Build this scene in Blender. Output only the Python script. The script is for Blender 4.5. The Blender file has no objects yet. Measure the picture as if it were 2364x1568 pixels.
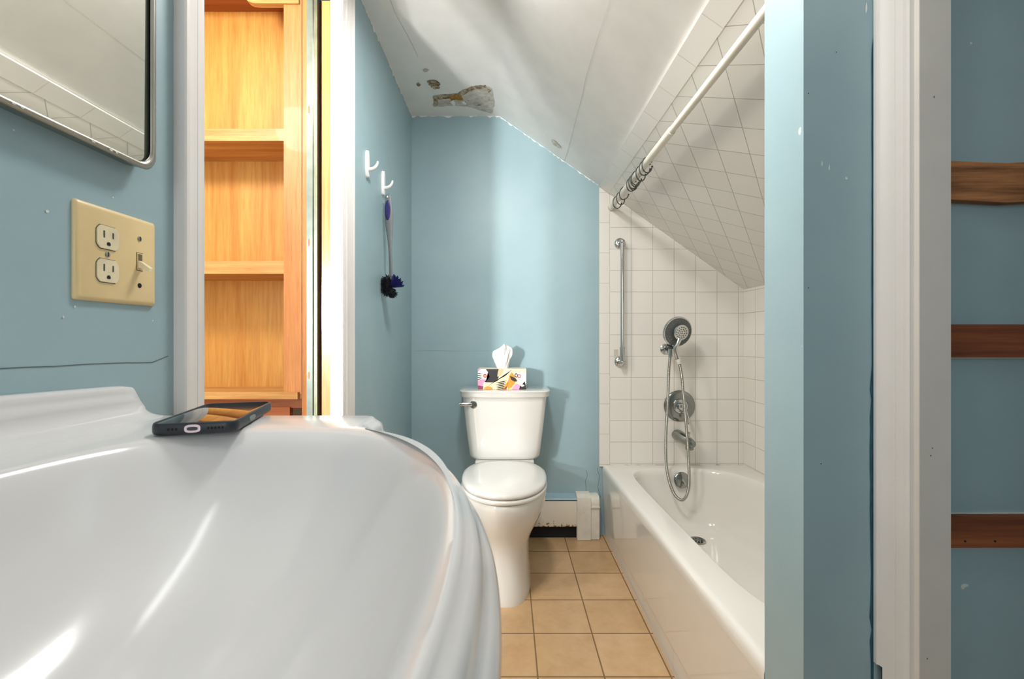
import bpy, bmesh, math, random
from mathutils import Vector, Matrix
random.seed(7)
PI = math.pi
sc = bpy.context.scene
COL = sc.collection

# ------------------------------------------------------------------ camera
CH = 1.005
cd = bpy.data.cameras.new('camera'); cam = bpy.data.objects.new('camera', cd); COL.objects.link(cam)
cam.location = (0, 0, CH); cam.rotation_euler = (PI/2, 0, 0)
cd.sensor_width = 36; cd.sensor_fit = 'HORIZONTAL'; cd.lens = 36*1045/2364
cd.shift_x = 10/2364; cd.shift_y = -2/2364; cd.clip_start = 0.01; cd.dof.use_dof = True; cd.dof.focus_distance = 1.7; cd.dof.aperture_fstop = 16; cd.clip_end = 50
sc.camera = cam
# ------------------------------------------------------------------ world, exposure
w = bpy.data.worlds.new('world'); sc.world = w; w.use_nodes = True
w.node_tree.nodes['Background'].inputs[0].default_value = (.8, .9, 1, 1)
w.node_tree.nodes['Background'].inputs[1].default_value = 0.3
sc.view_settings.view_transform = 'Standard'; sc.view_settings.look = 'None'
sc.view_settings.gamma = 1; sc.view_settings.use_curve_mapping = False
sc.view_settings.exposure = 0.38
# ------------------------------------------------------------------ lamps
def lamp(name, kind, loc, power, col, size=.1, rot=None, size_y=None, spread=None):
    l = bpy.data.lights.new(name, kind); l.energy = power; l.color = col
    if kind == 'AREA':
        l.size = size
        if size_y: l.shape = 'RECTANGLE'; l.size_y = size_y
        if spread: l.spread = spread
    else: l.shadow_soft_size = size
    o = bpy.data.objects.new(name, l); o.location = loc
    if rot: o.rotation_euler = rot
    COL.objects.link(o); return o
lamp('hall_lamp', 'POINT', (-1.5, -1.0, 1.22), 165, (1, .985, .97), .06)
lamp('hall_lamp', 'POINT', (-1.35, -.45, 1.12), 72, (1, .985, .97), .05)
lamp('hall_lamp', 'POINT', (-1.25, -.20, 1.32), 60, (1, .985, .97), .05)
lamp('hall_ceiling_lamp', 'POINT', (-1.02, .80, 2.02), 31, (1, .93, .82), .10)
lamp('vanity_lamp', 'AREA', (-.46, .42, 1.93), 4.6, (1, .99, .98), .28, (0, math.radians(-84), 0), .5)
lamp('overhead_fill_light', 'AREA', (.03, 1.12, 2.09), 19, (1, .995, .98), .30, (math.radians(8), math.radians(-8), 0))  # added overhead fill for tub, floor and far walls, no real fixture
lamp('front_fill_light', 'AREA', (.1, -1.4, 1.4), 7, (.92, .96, 1), .6, (PI/2, 0, 0), .9)  # added soft fill from behind the camera, the front wall has no window

# ------------------------------------------------------------------ constants (metres; x right, y depth, z up)
XL = -.492; YB = 2.317; ZC = 2.145; XS = -.033; TS = .712; XR = 1.204; ZK = 1.264; XT = .468; XTUB = .483
TH = math.atan(TS)
def zs(x): return ZC - TS*(x-XS)

# ------------------------------------------------------------------ materials
MATS = {}
def lin(c):
    return tuple((v/255/12.92 if v/255 <= .04045 else ((v/255+.055)/1.055)**2.4) for v in c) + (1,)
def base(name):
    m = bpy.data.materials.new(name); m.use_nodes = True
    nt = m.node_tree; b = nt.nodes['Principled BSDF']; return m, nt, b
def N(nt, t, **k):
    n = nt.nodes.new(t)
    for a, v in k.items(): setattr(n, a, v)
    return n
def ramp(nt, fac, c0, c1, p0=0, p1=1):
    r = N(nt, 'ShaderNodeValToRGB'); e = r.color_ramp.elements
    e[0].color = c0; e[0].position = p0; e[1].color = c1; e[1].position = p1
    nt.links.new(fac, r.inputs[0]); return r.outputs[0]
def coords(nt, scale=(1, 1, 1), loc=(0, 0, 0), rot=(0, 0, 0)):
    tc = N(nt, 'ShaderNodeTexCoord'); mp = N(nt, 'ShaderNodeMapping')
    mp.inputs['Scale'].default_value = scale; mp.inputs['Location'].default_value = loc; mp.inputs['Rotation'].default_value = rot
    nt.links.new(tc.outputs['Object'], mp.inputs[0]); return mp.outputs[0]
def noise(nt, vec, scale, detail=4, rough=.55):
    n = N(nt, 'ShaderNodeTexNoise'); n.inputs['Scale'].default_value = scale; n.inputs['Detail'].default_value = detail
    n.inputs['Roughness'].default_value = rough; nt.links.new(vec, n.inputs['Vector']); return n.outputs[0]
def bump(nt, b, h, strength, dist=.002):
    n = N(nt, 'ShaderNodeBump'); n.inputs['Strength'].default_value = strength; n.inputs['Distance'].default_value = dist
    nt.links.new(h, n.inputs['Height']); nt.links.new(n.outputs[0], b.inputs['Normal'])
def simple(name, c, rough=.5, metal=0, coat=0, var=.06, nscale=9, bstr=.0, bscale=60, spec=None):
    m, nt, b = base(name); v = coords(nt)
    c = lin(c); d = tuple(x*(1-var) for x in c[:3])+(1,); u = tuple(min(1, x*(1+var)) for x in c[:3])+(1,)
    nt.links.new(ramp(nt, noise(nt, v, nscale), d, u, .35, .65), b.inputs['Base Color'])
    b.inputs['Roughness'].default_value = rough; b.inputs['Metallic'].default_value = metal
    b.inputs['Coat Weight'].default_value = coat; b.inputs['Coat Roughness'].default_value = .05
    if spec is not None: b.inputs['Specular IOR Level'].default_value = spec
    if bstr: bump(nt, b, noise(nt, v, bscale), bstr)
    MATS[name] = m; return m
def wood(name, c0, c1, rough=.5, axis='z', scale=1.0, coat=.04, dark=None):
    m, nt, b = base(name)
    s = {'z': (26, 26, 1.3), 'x': (1.3, 26, 26), 'y': (26, 1.3, 26)}[axis]
    v = coords(nt, tuple(k*scale for k in s))
    n = noise(nt, v, 1.6, 8, .62)
    col = ramp(nt, n, lin(c0), lin(c1), .32, .66)
    v2 = coords(nt, tuple(k*scale*3.4 for k in s)); n2 = noise(nt, v2, 2.0, 5, .7)
    mx = N(nt, 'ShaderNodeMixRGB', blend_type='MULTIPLY'); mx.inputs[0].default_value = .5
    nt.links.new(col, mx.inputs[1]); nt.links.new(ramp(nt, n2, (.7, .6, .5, 1), (1, 1, 1, 1), .38, .55), mx.inputs[2])
    nt.links.new(mx.outputs[0], b.inputs['Base Color'])
    b.inputs['Roughness'].default_value = rough; b.inputs['Coat Weight'].default_value = coat
    bump(nt, b, n2, .08); MATS[name] = m; return m
def tile(name, plane, w_, h_, x0, z0, c0, c1, grout, mortar=.0016, rot=0, rough=.14, cloud=None):
    """plane: which object axes carry the grid"""
    m, nt, b = base(name); tc = N(nt, 'ShaderNodeTexCoord'); sp = N(nt, 'ShaderNodeSeparateXYZ'); cb = N(nt, 'ShaderNodeCombineXYZ')
    nt.links.new(tc.outputs['Object'], sp.inputs[0])
    nt.links.new(sp.outputs['XYZ'.index(plane[0])], cb.inputs[0]); nt.links.new(sp.outputs['XYZ'.index(plane[1])], cb.inputs[1])
    mp = N(nt, 'ShaderNodeMapping'); mp.vector_type = 'POINT'
    mp.inputs['Rotation'].default_value = (0, 0, rot)
    mp.inputs['Location'].default_value = (-x0+w_*40, -z0+h_*40, 0)
    nt.links.new(cb.outputs[0], mp.inputs[0])
    br = N(nt, 'ShaderNodeTexBrick'); br.offset = 0; br.squash = 1
    br.inputs['Scale'].default_value = 1; br.inputs['Mortar Size'].default_value = mortar
    br.inputs['Mortar Smooth'].default_value = .35; br.inputs['Brick Width'].default_value = w_; br.inputs['Row Height'].default_value = h_
    br.inputs['Color1'].default_value = lin(c0); br.inputs['Color2'].default_value = lin(c1); br.inputs['Mortar'].default_value = lin(grout)
    nt.links.new(mp.outputs[0], br.inputs[0])
    out = br.outputs[0]
    if cloud:
        n = noise(nt, mp.outputs[0], 14, 7, .62)
        mx = N(nt, 'ShaderNodeMixRGB', blend_type='MULTIPLY'); mx.inputs[0].default_value = cloud
        nt.links.new(out, mx.inputs[1]); nt.links.new(ramp(nt, n, (.72, .62, .5, 1), (1.0, 1, 1, 1), .33, .66), mx.inputs[2]); out = mx.outputs[0]
    nt.links.new(out, b.inputs['Base Color'])
    rr = N(nt, 'ShaderNodeMapRange'); rr.inputs[3].default_value = rough; rr.inputs[4].default_value = .8
    nt.links.new(br.outputs['Fac'], rr.inputs[0]); nt.links.new(rr.outputs[0], b.inputs['Roughness'])
    iv = N(nt, 'ShaderNodeMath', operation='SUBTRACT'); iv.inputs[0].default_value = 1; nt.links.new(br.outputs['Fac'], iv.inputs[1])
    bump(nt, b, iv.outputs[0], .5, .0012); MATS[name] = m; return m

def blue_paint():
    m, nt, b = base('blue_paint'); v = coords(nt)
    n = noise(nt, v, 2.2, 6, .6)
    col = ramp(nt, n, lin((146, 172, 180)), lin((158, 183, 189)), .3, .7)
    # scattered pale chips and scuffs in the paint
    n2 = noise(nt, v, 38, 2, .4)
    mx = N(nt, 'ShaderNodeMixRGB'); nt.links.new(ramp(nt, n2, (0, 0, 0, 1), (1, 1, 1, 1), .79, .81), mx.inputs[0])
    nt.links.new(col, mx.inputs[1]); mx.inputs[2].default_value = lin((205, 214, 212))
    nt.links.new(mx.outputs[0], b.inputs['Base Color'])
    b.inputs['Roughness'].default_value = .42
    bump(nt, b, noise(nt, v, 90, 5), .12, .001); MATS['blue_paint'] = m; return m
BLUE = blue_paint()
WHITE = simple('ceiling_paint', (232, 231, 228), .6, var=.03, bstr=.12, bscale=30)
TRIM = simple('trim_paint', (222, 218, 214), .35, var=.03, nscale=5, bstr=.05, bscale=50)
JAMB = simple('jamb_paint', (215, 211, 204), .5, var=.04)
PORC = simple('porcelain', (217, 215, 209), .07, coat=.5, var=.012, nscale=3)
SINKM = simple('sink_porcelain', (205, 204, 203), .14, coat=.0, var=.01, nscale=3)
TUBM = simple('tub_enamel', (232, 228, 221), .09, coat=.4, var=.015, nscale=3)
SEATM = simple('seat_plastic', (222, 220, 215), .12, coat=.3, var=.01)
CHROME = simple('chrome', (205, 205, 203), .10, 1, var=.05)
AGED = simple('aged_chrome', (148, 150, 146), .2, 1, var=.12, nscale=12)
BRUSHED = simple('brushed_nickel', (165, 163, 156), .27, 1, var=.08)
DARKM = simple('dark_rubber', (62, 62, 60), .5)
BLACK = simple('black_void', (10, 9, 8), .8)
CREAM = simple('cream_plastic', (226, 200, 148), .35, var=.05, nscale=14)
IVORY = simple('ivory_plastic', (226, 212, 178), .3, var=.08, nscale=60)
RODM = simple('rod_enamel', (226, 220, 206), .3, var=.05)
RINGM = simple('ring_plastic', (58, 60, 56), .35, var=.1)
GREYP = simple('grey_plastic', (122, 126, 126), .45)
NAVY = simple('navy_rubber', (34, 32, 96), .5)
BRIST = simple('black_bristle', (15, 18, 28), .6)
BBRIST = simple('blue_bristle', (28, 30, 92), .5)
HOOKM = simple('white_plastic', (232, 231, 228), .3, var=.02)
CASE = simple('phone_case', (34, 38, 44), .42, var=.08)
GLASS = simple('phone_glass', (8, 8, 9), .03, coat=1, var=.01)
PINK = simple('port_ring', (238, 214, 222), .4)
TISSUE = simple('tissue_paper', (226, 226, 224), .85, var=.01, bstr=.15, bscale=120)
METAL = simple('galvanised_steel', (104, 112, 106), .4, .5, var=.1, nscale=30)
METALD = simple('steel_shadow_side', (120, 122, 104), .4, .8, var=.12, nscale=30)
HALLW = simple('hall_wall_paint', (200, 188, 172), .7)
GROUT = simple('grout_crack', (132, 112, 92), .9)
CRACK = simple('crack_line', (96, 104, 102), .9)
CRACKW = simple('crack_line_white', (168, 166, 160), .9)
CHIP = simple('chip_white', (214, 216, 212), .8)
DKTEAL = simple('old_teal_paint', (38, 84, 98), .6, var=.2, nscale=40)
WOODP = wood('plywood_panel', (196, 128, 54), (214, 158, 82), axis='z', scale=.7)
WOODS = wood('stile_wood', (188, 116, 60), (208, 142, 86), axis='z', scale=.8)
WOODX = wood('shelf_wood', (176, 118, 60), (210, 162, 100), axis='x', scale=.8)
WOODR = wood('drawer_wood', (142, 72, 32), (176, 102, 50), axis='x', scale=.5)
WOODD = wood('door_edge_wood', (176, 108, 52), (212, 150, 80), axis='z', scale=.6, rough=.18, coat=.7)
CLEAT = wood('cleat_wood', (96, 48, 24), (150, 86, 48), axis='x', scale=.9, rough=.6, coat=0)
CLEATW = wood('worn_cleat_wood', (84, 50, 30), (186, 128, 78), axis='x', scale=2.4, rough=.7, coat=0)
T_BACK = tile('wall_tile', 'XZ', .1095, .1095, .6305, 1.572, (236, 232, 225), (232, 227, 220), (196, 187, 174))
T_BULL = tile('bullnose_tile', 'XZ', .3, .1543, .4, 1.443, (232, 228, 220), (229, 224, 216), (198, 190, 178))
T_RIGHT = tile('side_wall_tile', 'YZ', .1095, .1095, 2.311, 1.572, (236, 232, 225), (232, 227, 220), (196, 187, 174))
T_SLOPE = tile('slope_tile', 'XY', .1095, .1095, .02, .035, (232, 228, 222), (227, 223, 216), (184, 177, 167), rot=PI/4)
T_SBULL = tile('slope_bullnose_tile', 'XY', .3, .1543, -.1, 0, (230, 227, 221), (228, 224, 218), (205, 199, 190))
T_FLOOR = tile('floor_tile', 'XY', .198, .198, .2875, 1.3447, (206, 172, 132), (197, 162, 120), (128, 102, 70), mortar=.0028, rough=.28, cloud=.5)
T_BASE = tile('tub_base_tile', 'YZ', .152, .4, 1.2, -.1, (224, 221, 217), (221, 218, 213), (190, 186, 180))

def heater_mat():
    m, nt, b = base('rusty_heater_paint'); v = coords(nt)
    tc = N(nt, 'ShaderNodeTexCoord'); sp = N(nt, 'ShaderNodeSeparateXYZ'); nt.links.new(tc.outputs['Object'], sp.inputs[0])
    mr = N(nt, 'ShaderNodeMapRange'); mr.inputs[1].default_value = .058; mr.inputs[2].default_value = .10; mr.inputs[3].default_value = .22; mr.inputs[4].default_value = -.06
    nt.links.new(sp.outputs[2], mr.inputs[0])
    n = noise(nt, v, 55, 5, .7); ad = N(nt, 'ShaderNodeMath', operation='ADD'); nt.links.new(n, ad.inputs[0]); nt.links.new(mr.outputs[0], ad.inputs[1])
    f = ramp(nt, ad.outputs[0], (0, 0, 0, 1), (1, 1, 1, 1), .64, .70)
    mx = N(nt, 'ShaderNodeMixRGB'); nt.links.new(f, mx.inputs[0]); mx.inputs[1].default_value = lin((226, 216, 198)); mx.inputs[2].default_value = lin((110, 66, 34))
    nt.links.new(mx.outputs[0], b.inputs['Base Color']); b.inputs['Roughness'].default_value = .5; return m
HEAT = heater_mat()
HEATC = simple('heater_cover_paint', (224, 220, 206), .4, var=.05, nscale=30)
def plaster_mat(name, c0, c1, sc_=60, p0=.42, p1=.6, sol=None):
    m, nt, b = base(name); v = coords(nt)
    n = noise(nt, v, sc_, 8, .75)
    nt.links.new(ramp(nt, n, lin(c0), lin(c1), p0, p1), b.inputs['Base Color']); b.inputs['Roughness'].default_value = .95
    bump(nt, b, n, .6, .003); return m
PLAST = plaster_mat('bare_plaster', (112, 84, 50), (192, 182, 162))
PLASTG = plaster_mat('grey_patched_plaster', (160, 152, 138), (206, 202, 194), 40, .3, .6)
PLASTB = plaster_mat('brown_plaster_core', (132, 92, 34), (178, 138, 74), 70)

# ------------------------------------------------------------------ mesh helpers
def link(name, bm, mat, parent=None, smooth=35, bevel=0, seg=2):
    if bevel:
        es = [e for e in bm.edges if len(e.link_faces) == 2 and e.calc_face_angle(0) > .6]
        bmesh.ops.bevel(bm, geom=es, offset=bevel, segments=seg, profile=.5, affect='EDGES', clamp_overlap=True)
    bmesh.ops.recalc_face_normals(bm, faces=bm.faces)
    if smooth:
        a = math.radians(smooth)
        for f in bm.faces: f.smooth = True
        for e in bm.edges:
            if len(e.link_faces) == 2: e.smooth = e.calc_face_angle(0) < a
    me = bpy.data.meshes.new(name); bm.to_mesh(me); bm.free()
    o = bpy.data.objects.new(name, me); COL.objects.link(o)
    for m in (mat if isinstance(mat, (list, tuple)) else [mat]): me.materials.append(m)
    if parent is not None:
        o.parent = parent
        o.matrix_parent_inverse = Matrix.Identity(4)
        if parent.type == 'EMPTY' or True:
            o.location = -world_loc(parent)
    return o
def world_loc(o):
    v = Vector((0, 0, 0))
    while o: v += o.location; o = o.parent
    return v
def empty(name, loc, label, cat, group=None):
    o = bpy.data.objects.new(name, None); o.empty_display_size = .05; o.location = loc; COL.objects.link(o)
    o['label'] = label; o['category'] = cat
    if group: o['group'] = group
    return o
def struct(o, label=None, cat='wall'):
    o['kind'] = 'structure'
    o['label'] = label; o['category'] = cat
    return o
def BM(): return bmesh.new()
def box(bm, x0, x1, y0, y1, z0, z1):
    v = [bm.verts.new((x, y, z)) for x in (x0, x1) for y in (y0, y1) for z in (z0, z1)]
    for f in ((0, 1, 3, 2), (4, 6, 7, 5), (0, 4, 5, 1), (2, 3, 7, 6), (0, 2, 6, 4), (1, 5, 7, 3)):
        bm.faces.new([v[i] for i in f])
    return bm
def prism(bm, pts, axis, a, b):
    """pts in the two other axes, extruded along axis from a to b"""
    def mk(p, t):
        return {'x': (t, p[0], p[1]), 'y': (p[0], t, p[1]), 'z': (p[0], p[1], t)}[axis]
    A = [bm.verts.new(mk(p, a)) for p in pts]; B = [bm.verts.new(mk(p, b)) for p in pts]
    n = len(pts)
    bm.faces.new(A); bm.faces.new(B[::-1])
    for i in range(n): bm.faces.new((A[i], A[(i+1) % n], B[(i+1) % n], B[i]))
    return bm
def loft(bm, rings, cap0=True, cap1=True):
    R = [[bm.verts.new(p) for p in r] for r in rings]; n = len(rings[0])
    for a, b in zip(R, R[1:]):
        for i in range(n): bm.faces.new((a[i], a[(i+1) % n], b[(i+1) % n], b[i]))
    if cap0: bm.faces.new(R[0][::-1])
    if cap1: bm.faces.new(R[-1])
    return bm
def tube(bm, pts, rad, n=12, caps=True):
    pts = [Vector(p) for p in pts]; rings = []
    t0 = (pts[1]-pts[0]).normalized(); up = Vector((0, 0, 1)) if abs(t0.z) < .9 else Vector((1, 0, 0))
    nr = t0.cross(up).normalized()
    for i, p in enumerate(pts):
        t = (pts[min(i+1, len(pts)-1)]-pts[max(i-1, 0)]).normalized()
        nr = (nr-t*nr.dot(t)).normalized(); bn = t.cross(nr)
        r = rad[i] if isinstance(rad, (list, tuple)) else rad
        rings.append([p+(nr*math.cos(2*PI*k/n)+bn*math.sin(2*PI*k/n))*r for k in range(n)])
    return loft(bm, rings, caps, caps)
def lathe(bm, prof, origin, axis, n=32):
    """prof: list of (radius, distance along axis)"""
    ax = Vector(axis).normalized(); u = ax.orthogonal().normalized(); v = ax.cross(u); o = Vector(origin)
    rings = [[o+ax*d+(u*math.cos(2*PI*k/n)+v*math.sin(2*PI*k/n))*max(r, 1e-5) for k in range(n)] for r, d in prof]
    return loft(bm, rings)
def spline(pts, n=10):
    P = [Vector(p) for p in pts]; out = []
    for i in range(len(P)-1):
        p0, p1, p2, p3 = P[max(i-1, 0)], P[i], P[i+1], P[min(i+2, len(P)-1)]
        for k in range(n):
            t = k/n
            out.append(.5*((2*p1)+(p2-p0)*t+(2*p0-5*p1+4*p2-p3)*t*t+(3*p1-p0-3*p2+p3)*t**3))
    out.append(P[-1]); return out
def sell(cx, cy, a, b, n=2.0, N_=64, n2=None, z=None):
    """superellipse outline; n2 is the exponent on the negative-x half"""
    out = []
    for k in range(N_):
        t = 2*PI*k/N_; c, s = math.cos(t), math.sin(t); e = n2 if (n2 and c < 0) else n
        x = cx+a*math.copysign(abs(c)**(2/e), c); y = cy+b*math.copysign(abs(s)**(2/e), s)
        out.append((x, y) if z is None else (x, y, z))
    return out
def blob(pts, seed, amt):
    r = random.Random(seed); return [(x+r.uniform(-amt, amt), y+r.uniform(-amt, amt)) for x, y in pts]

# ================================================================== THE SETTING
# floor
bm = BM(); box(bm, -.57, 1.35, -1.5, 2.42, -.05, 0)
floor = struct(link('floor', bm, T_FLOOR, smooth=0), 'floor of square beige mottled ceramic tiles with dark grout', 'floor')
bm = BM(); box(bm, -2.3, -.57, -2, 2.42, -.05, -.001)
struct(link('floor', bm, WOODX, smooth=0), 'wooden hall floor beyond the open doorway', 'floor')
# ceiling: flat part and slope in one prism
bm = BM(); prism(bm, [(-.60, ZC), (XS-.02, ZC), (XS+.012, ZC-.006), (1.36, zs(1.36)), (1.36, zs(1.36)+.12), (XS, ZC+.14), (-.60, ZC+.14)], 'y', -1.5, 2.42)
ceiling = struct(link('ceiling', bm, WHITE), 'white plaster ceiling, flat on the left and sloping down to the tub, with water damage', 'ceiling')
bm = BM(); box(bm, -2.3, -.60, -2, 2.42, 2.42, 2.5)
struct(link('ceiling', bm, HALLW, smooth=0), 'hall ceiling beyond the doorway', 'ceiling')
# back wall
bm = BM(); prism(bm, [(-.56, 0), (1.3, 0), (1.3, zs(1.3)+.05), (XS, ZC+.06), (-.56, ZC+.06)], 'y', YB, YB+.1)
wall_back = struct(link('wall_back', bm, BLUE, smooth=0), 'light blue back wall behind the toilet with white tile over the tub')
YT = YB-.007
bm = BM(); prism(bm, [(XT+.052, .352), (XR+.01, .352), (XR+.01, zs(XR)), (XT+.052, zs(XT+.052)-.001)], 'y', YT, YB)
link('tile_panel', bm, T_BACK, wall_back, 0)
bm = BM(); prism(bm, [(XT, .352), (XT+.053, .352), (XT+.053, zs(XT+.053)-.001), (XT, zs(XT)-.001)], 'y', YT+.0006, YB)
link('bullnose_strip', bm, T_BULL, wall_back, 0, bevel=.003)
# grime line between tile and tub
bm = BM()
x = .5
while x < 1.19:
    L = random.uniform(.02, .08); box(bm, x, min(x+L, 1.2), YT-.0008, YT, .359, .359+random.uniform(.0012, .0028)); x += L+random.uniform(.01, .08)
link('grime_line', bm, GROUT, wall_back, 0)
# left wall (pocket door wall)
YN, YF = .735, 1.345     # doorway between jamb faces
bm = BM(); box(bm, -.608, XL, -1.5, YN-.018, 0, ZC+.3); box(bm, -.608, XL, YN-.018, YF+.018, 2.05, ZC+.3)
box(bm, -.527, XL, YF+.016, 2.42, 0, ZC+.3); box(bm, -.6085, -.597, YF+.05, 2.42, 0, 2.45); box(bm, -.60, -.527, YF+.016, 2.42, 2.05, ZC+.3)
wall_left = struct(link('wall_left', bm, BLUE, smooth=0), 'light blue left wall with doorway to the hall')
def wallmark(name, pts, wdt, x=XL, mat=CRACK):
    bm = BM(); P = [Vector((x+.0004, y, z)) for y, z in pts]
    for a, b in zip(P, P[1:]):
        d = (b-a).normalized(); n = Vector((0, -d.z, d.y))*wdt/2
        bm.faces.new([bm.verts.new(q) for q in (a-n, b-n, b+n, a+n)])
    return link(name, bm, mat, wall_left, 0)
def LW(px, py):
    Y = -XL*1045/(1172-px); return (Y, CH-(py-782)*Y/1045)
wallmark('crack', [LW(p, q) for p, q in ((-60, 853), (0, 851), (60, 848), (125, 846), (200, 841), (280, 838), (351, 837), (370, 829), (388, 822))], .0011)
# small paint chips on the walls
def chip(name, c, r, nrm, par, mat, seed, sx=1, n=9):
    rr = random.Random(seed); bm = BM(); vs = []
    nrm = Vector(nrm); u = nrm.orthogonal().normalized() if abs(nrm.z) > .9 else Vector((0, 0, 1)).cross(nrm).normalized(); v = nrm.cross(u)
    for k in range(n):
        t = 2*PI*k/n; q = r*rr.uniform(.6, 1.15)
        vs.append(bm.verts.new(Vector(c)+nrm*.0006+u*math.cos(t)*q*sx+v*math.sin(t)*q))
    bm.faces.new(vs); return link(name, bm, mat, par, 0)
for i, (px, py, r) in enumerate(((108, 488, .002), (172, 708, .0015), (30, 300, .001), (145, 732, .0015), (352, 740, .0012), (260, 456, .001))):
    y, z = LW(px, py); chip('paint_chip', (XL, y, z), r, (1, 0, 0), wall_left, CHIP, i)
# wing wall closing the tub alcove and the closet side wall
YW = .739
bm = BM(); prism(bm, [(XTUB, 0), (1.3, 0), (1.3, zs(1.3)+.03), (XTUB, zs(XTUB)+.03)], 'y', YW, .851)
wall_alcove = struct(link('wall_alcove', bm, BLUE, smooth=0, bevel=.0012), 'light blue wing wall at the near end of the tub')
def AW(px, py): return ((px-1172)*YW/1045, YW, CH-(py-782)*YW/1045)
for i, (px, py, r, sx) in enumerate(((1897, 378, .004, .3), (1914, 387, .0048, .3), (1953, 412, .003, .8), (1999, 20, .01, .18))):
    chip('paint_chip', AW(px, py), r, (0, -1, 0), wall_alcove, CHIP, i+20, sx)
for i, (px, py) in enumerate(((1866, 216), (1895, 1071), (1930, 121), (1866, 665))):
    chip('paint_chip', AW(px, py), .0011, (0, -1, 0), wall_alcove, BLACK, i+40)
# ragged corner gap beside the casing
bm = BM(); r = random.Random(3); zz = 0
L_ = []; 
while zz < 1.5:
    L_.append((XT*0+.5948-r.uniform(.0005, .0045 if zz < .95 else .0014), zz)); zz += r.uniform(.015, .04)
pts = L_+[(.597, 1.5), (.597, 0)]
bm.faces.new([bm.verts.new((a, YW-.0006, b)) for a, b in pts]); link('corner_gap', bm, DKTEAL, wall_alcove, 0)
# tub side wall
bm = BM(); box(bm, XR, 1.3, .851, 2.42, 0, ZK+.02)
wr = struct(link('wall_tub', bm, T_RIGHT, smooth=0), 'low white tiled wall along the far side of the tub')
# slope tile
def slope_obj(name, s0, s1, y0, y1, th, mat, bevel=0):
    """slab lying under the slope; local x runs down the slope"""
    bm = BM(); box(bm, s0, s1, y0, y1, -th, 0)
    o = link(name, bm, mat, ceiling, 0 if not bevel else 35, bevel=bevel)
    o.location = (XS, 0, ZC); o.rotation_euler = (0, TH, 0); return o
cs = math.cos(TH)
SB = (XT-XS)/cs; SE = (XR-XS)/cs
slope_obj('slope_tile_panel', SB+.062, SE+.01, .851, YB-.004, .007, T_SLOPE)
slope_obj('slope_bullnose_strip', SB, SB+.063, .851, YB-.004, .0085, T_SBULL, .004)
# right wall with closet opening
XRW = .614
bm = BM(); prism(bm, [(XRW, 0), (.661, 0), (.661, zs(.661)+.02), (XRW, zs(XRW)+.02)], 'y', .675, YW)
prism(bm, [(XRW, 0), (.661, 0), (.661, zs(.661)+.02), (XRW, zs(XRW)+.02)], 'y', -1.5, -.1)
prism(bm, [(XRW, 1.60), (.661, 1.60), (.661, zs(.661)+.02), (XRW, zs(XRW)+.02)], 'y', -.1, .675)
wall_right = struct(link('wall_right', bm, JAMB, smooth=0, bevel=.0015), 'white closet opening jamb in the right wall')
for i, (px, py) in enumerate(((2156, 224), (2152, 1035), (2148, 1052), (2140, 1521))):
    chip('paint_chip', ((px-1172)*.675/1045, .675, CH-(py-782)*.675/1045), .0016, (0, -1, 0), wall_right, CRACK, i+60, .6)
bm = BM(); box(bm, 1.3, 1.36, -1.5, 2.42, 0, 1.3)
struct(link('wall_closet', bm, BLUE, smooth=0), 'blue wall at the back of the closet')
bm = BM(); box(bm, -2.3, 1.36, -1.6, -1.5, 0, 2.45)
wf = struct(link('wall_front', bm, BLUE, smooth=0), 'blue wall facing the tub end')
bm = BM(); box(bm, -2.4, -2.3, -1.5, 2.42, 0, 2.5)
struct(link('wall_hall', bm, HALLW, smooth=0), 'pale hall wall beyond the doorway')
bm = BM(); box(bm, -2.3, -.64, 2.3, 2.42, 0, 2.5)
struct(link('wall_hall_end', bm, HALLW, smooth=0), 'pale end wall of the hall')

bm = BM(); box(bm, -2.3, -1.14, 0, .1, 0, 2.42)  # unseen wall added to keep direct hall lamp light off the cabinet
struct(link('wall_hall_blocker', bm, HALLW, smooth=0), 'added unseen pale hall wall blocking the hall lamps from the cabinet')
# ---- casings: profile (w = distance from outer edge, t = thickness)
CP = [(0, 0), (0, .016), (.002, .0185), (.008, .0185), (.0105, .0155), (.015, .0148), (.018, .0135), (.034, .0118), (.035, .0105), (.036, .0113), (.047, .0098), (.050, .0065), (.0545, .0062), (.0555, 0)]
def casing(name, x, sgn, y_outer, ydir, z0, z1, label, mat=TRIM, parent=None):
    bm = BM(); prism(bm, [(x+sgn*t, y_outer+ydir*w_) for w_, t in CP], 'z', z0, z1)
    o = link(name, bm, mat, parent, 25); struct(o, label, 'trim'); return o
casing('trim_1', XL, 1, .6665, 1, 0, ZC-.02, 'white moulded door casing right of the mirror and outlet')
casing('trim_2', XL, 1, 1.4075, -1, 0, 2.11, 'white moulded door casing left of the wall hooks')
c3 = casing('trim_3', XRW, -1, YW, -1, .479, 1.66, 'white moulded closet casing beside the blue wing wall')
bm = BM(); prism(bm, [(XRW-t, YW-w_) for w_, t in CP if w_ > .012 or w_ == 0 and t == 0] , 'z', 0, .479)
link('broken_lower_end', bm, TRIM, c3, 25)
bm = BM(); box(bm, XRW-.004, XRW, YW-.02, YW, 0, .479); link('old_paint_patch', bm, DKTEAL, c3, 0)
# door jambs
bm = BM(); box(bm, -.608, XL-.0005, YN-.0175, YN, 0, 2.05); box(bm, -.600, -.486, YN, YF, 2.032, 2.05)
struct(link('trim_4', bm, TRIM, None, bevel=.001), 'white near jamb of the hall doorway', 'trim')
bm = BM(); box(bm, -.527, XL+.003, YF, YF+.0155, 0, 2.032)
struct(link('trim_5', bm, TRIM, None, bevel=.001), 'white far jamb of the hall doorway beside the sliding door edge', 'trim')
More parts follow.
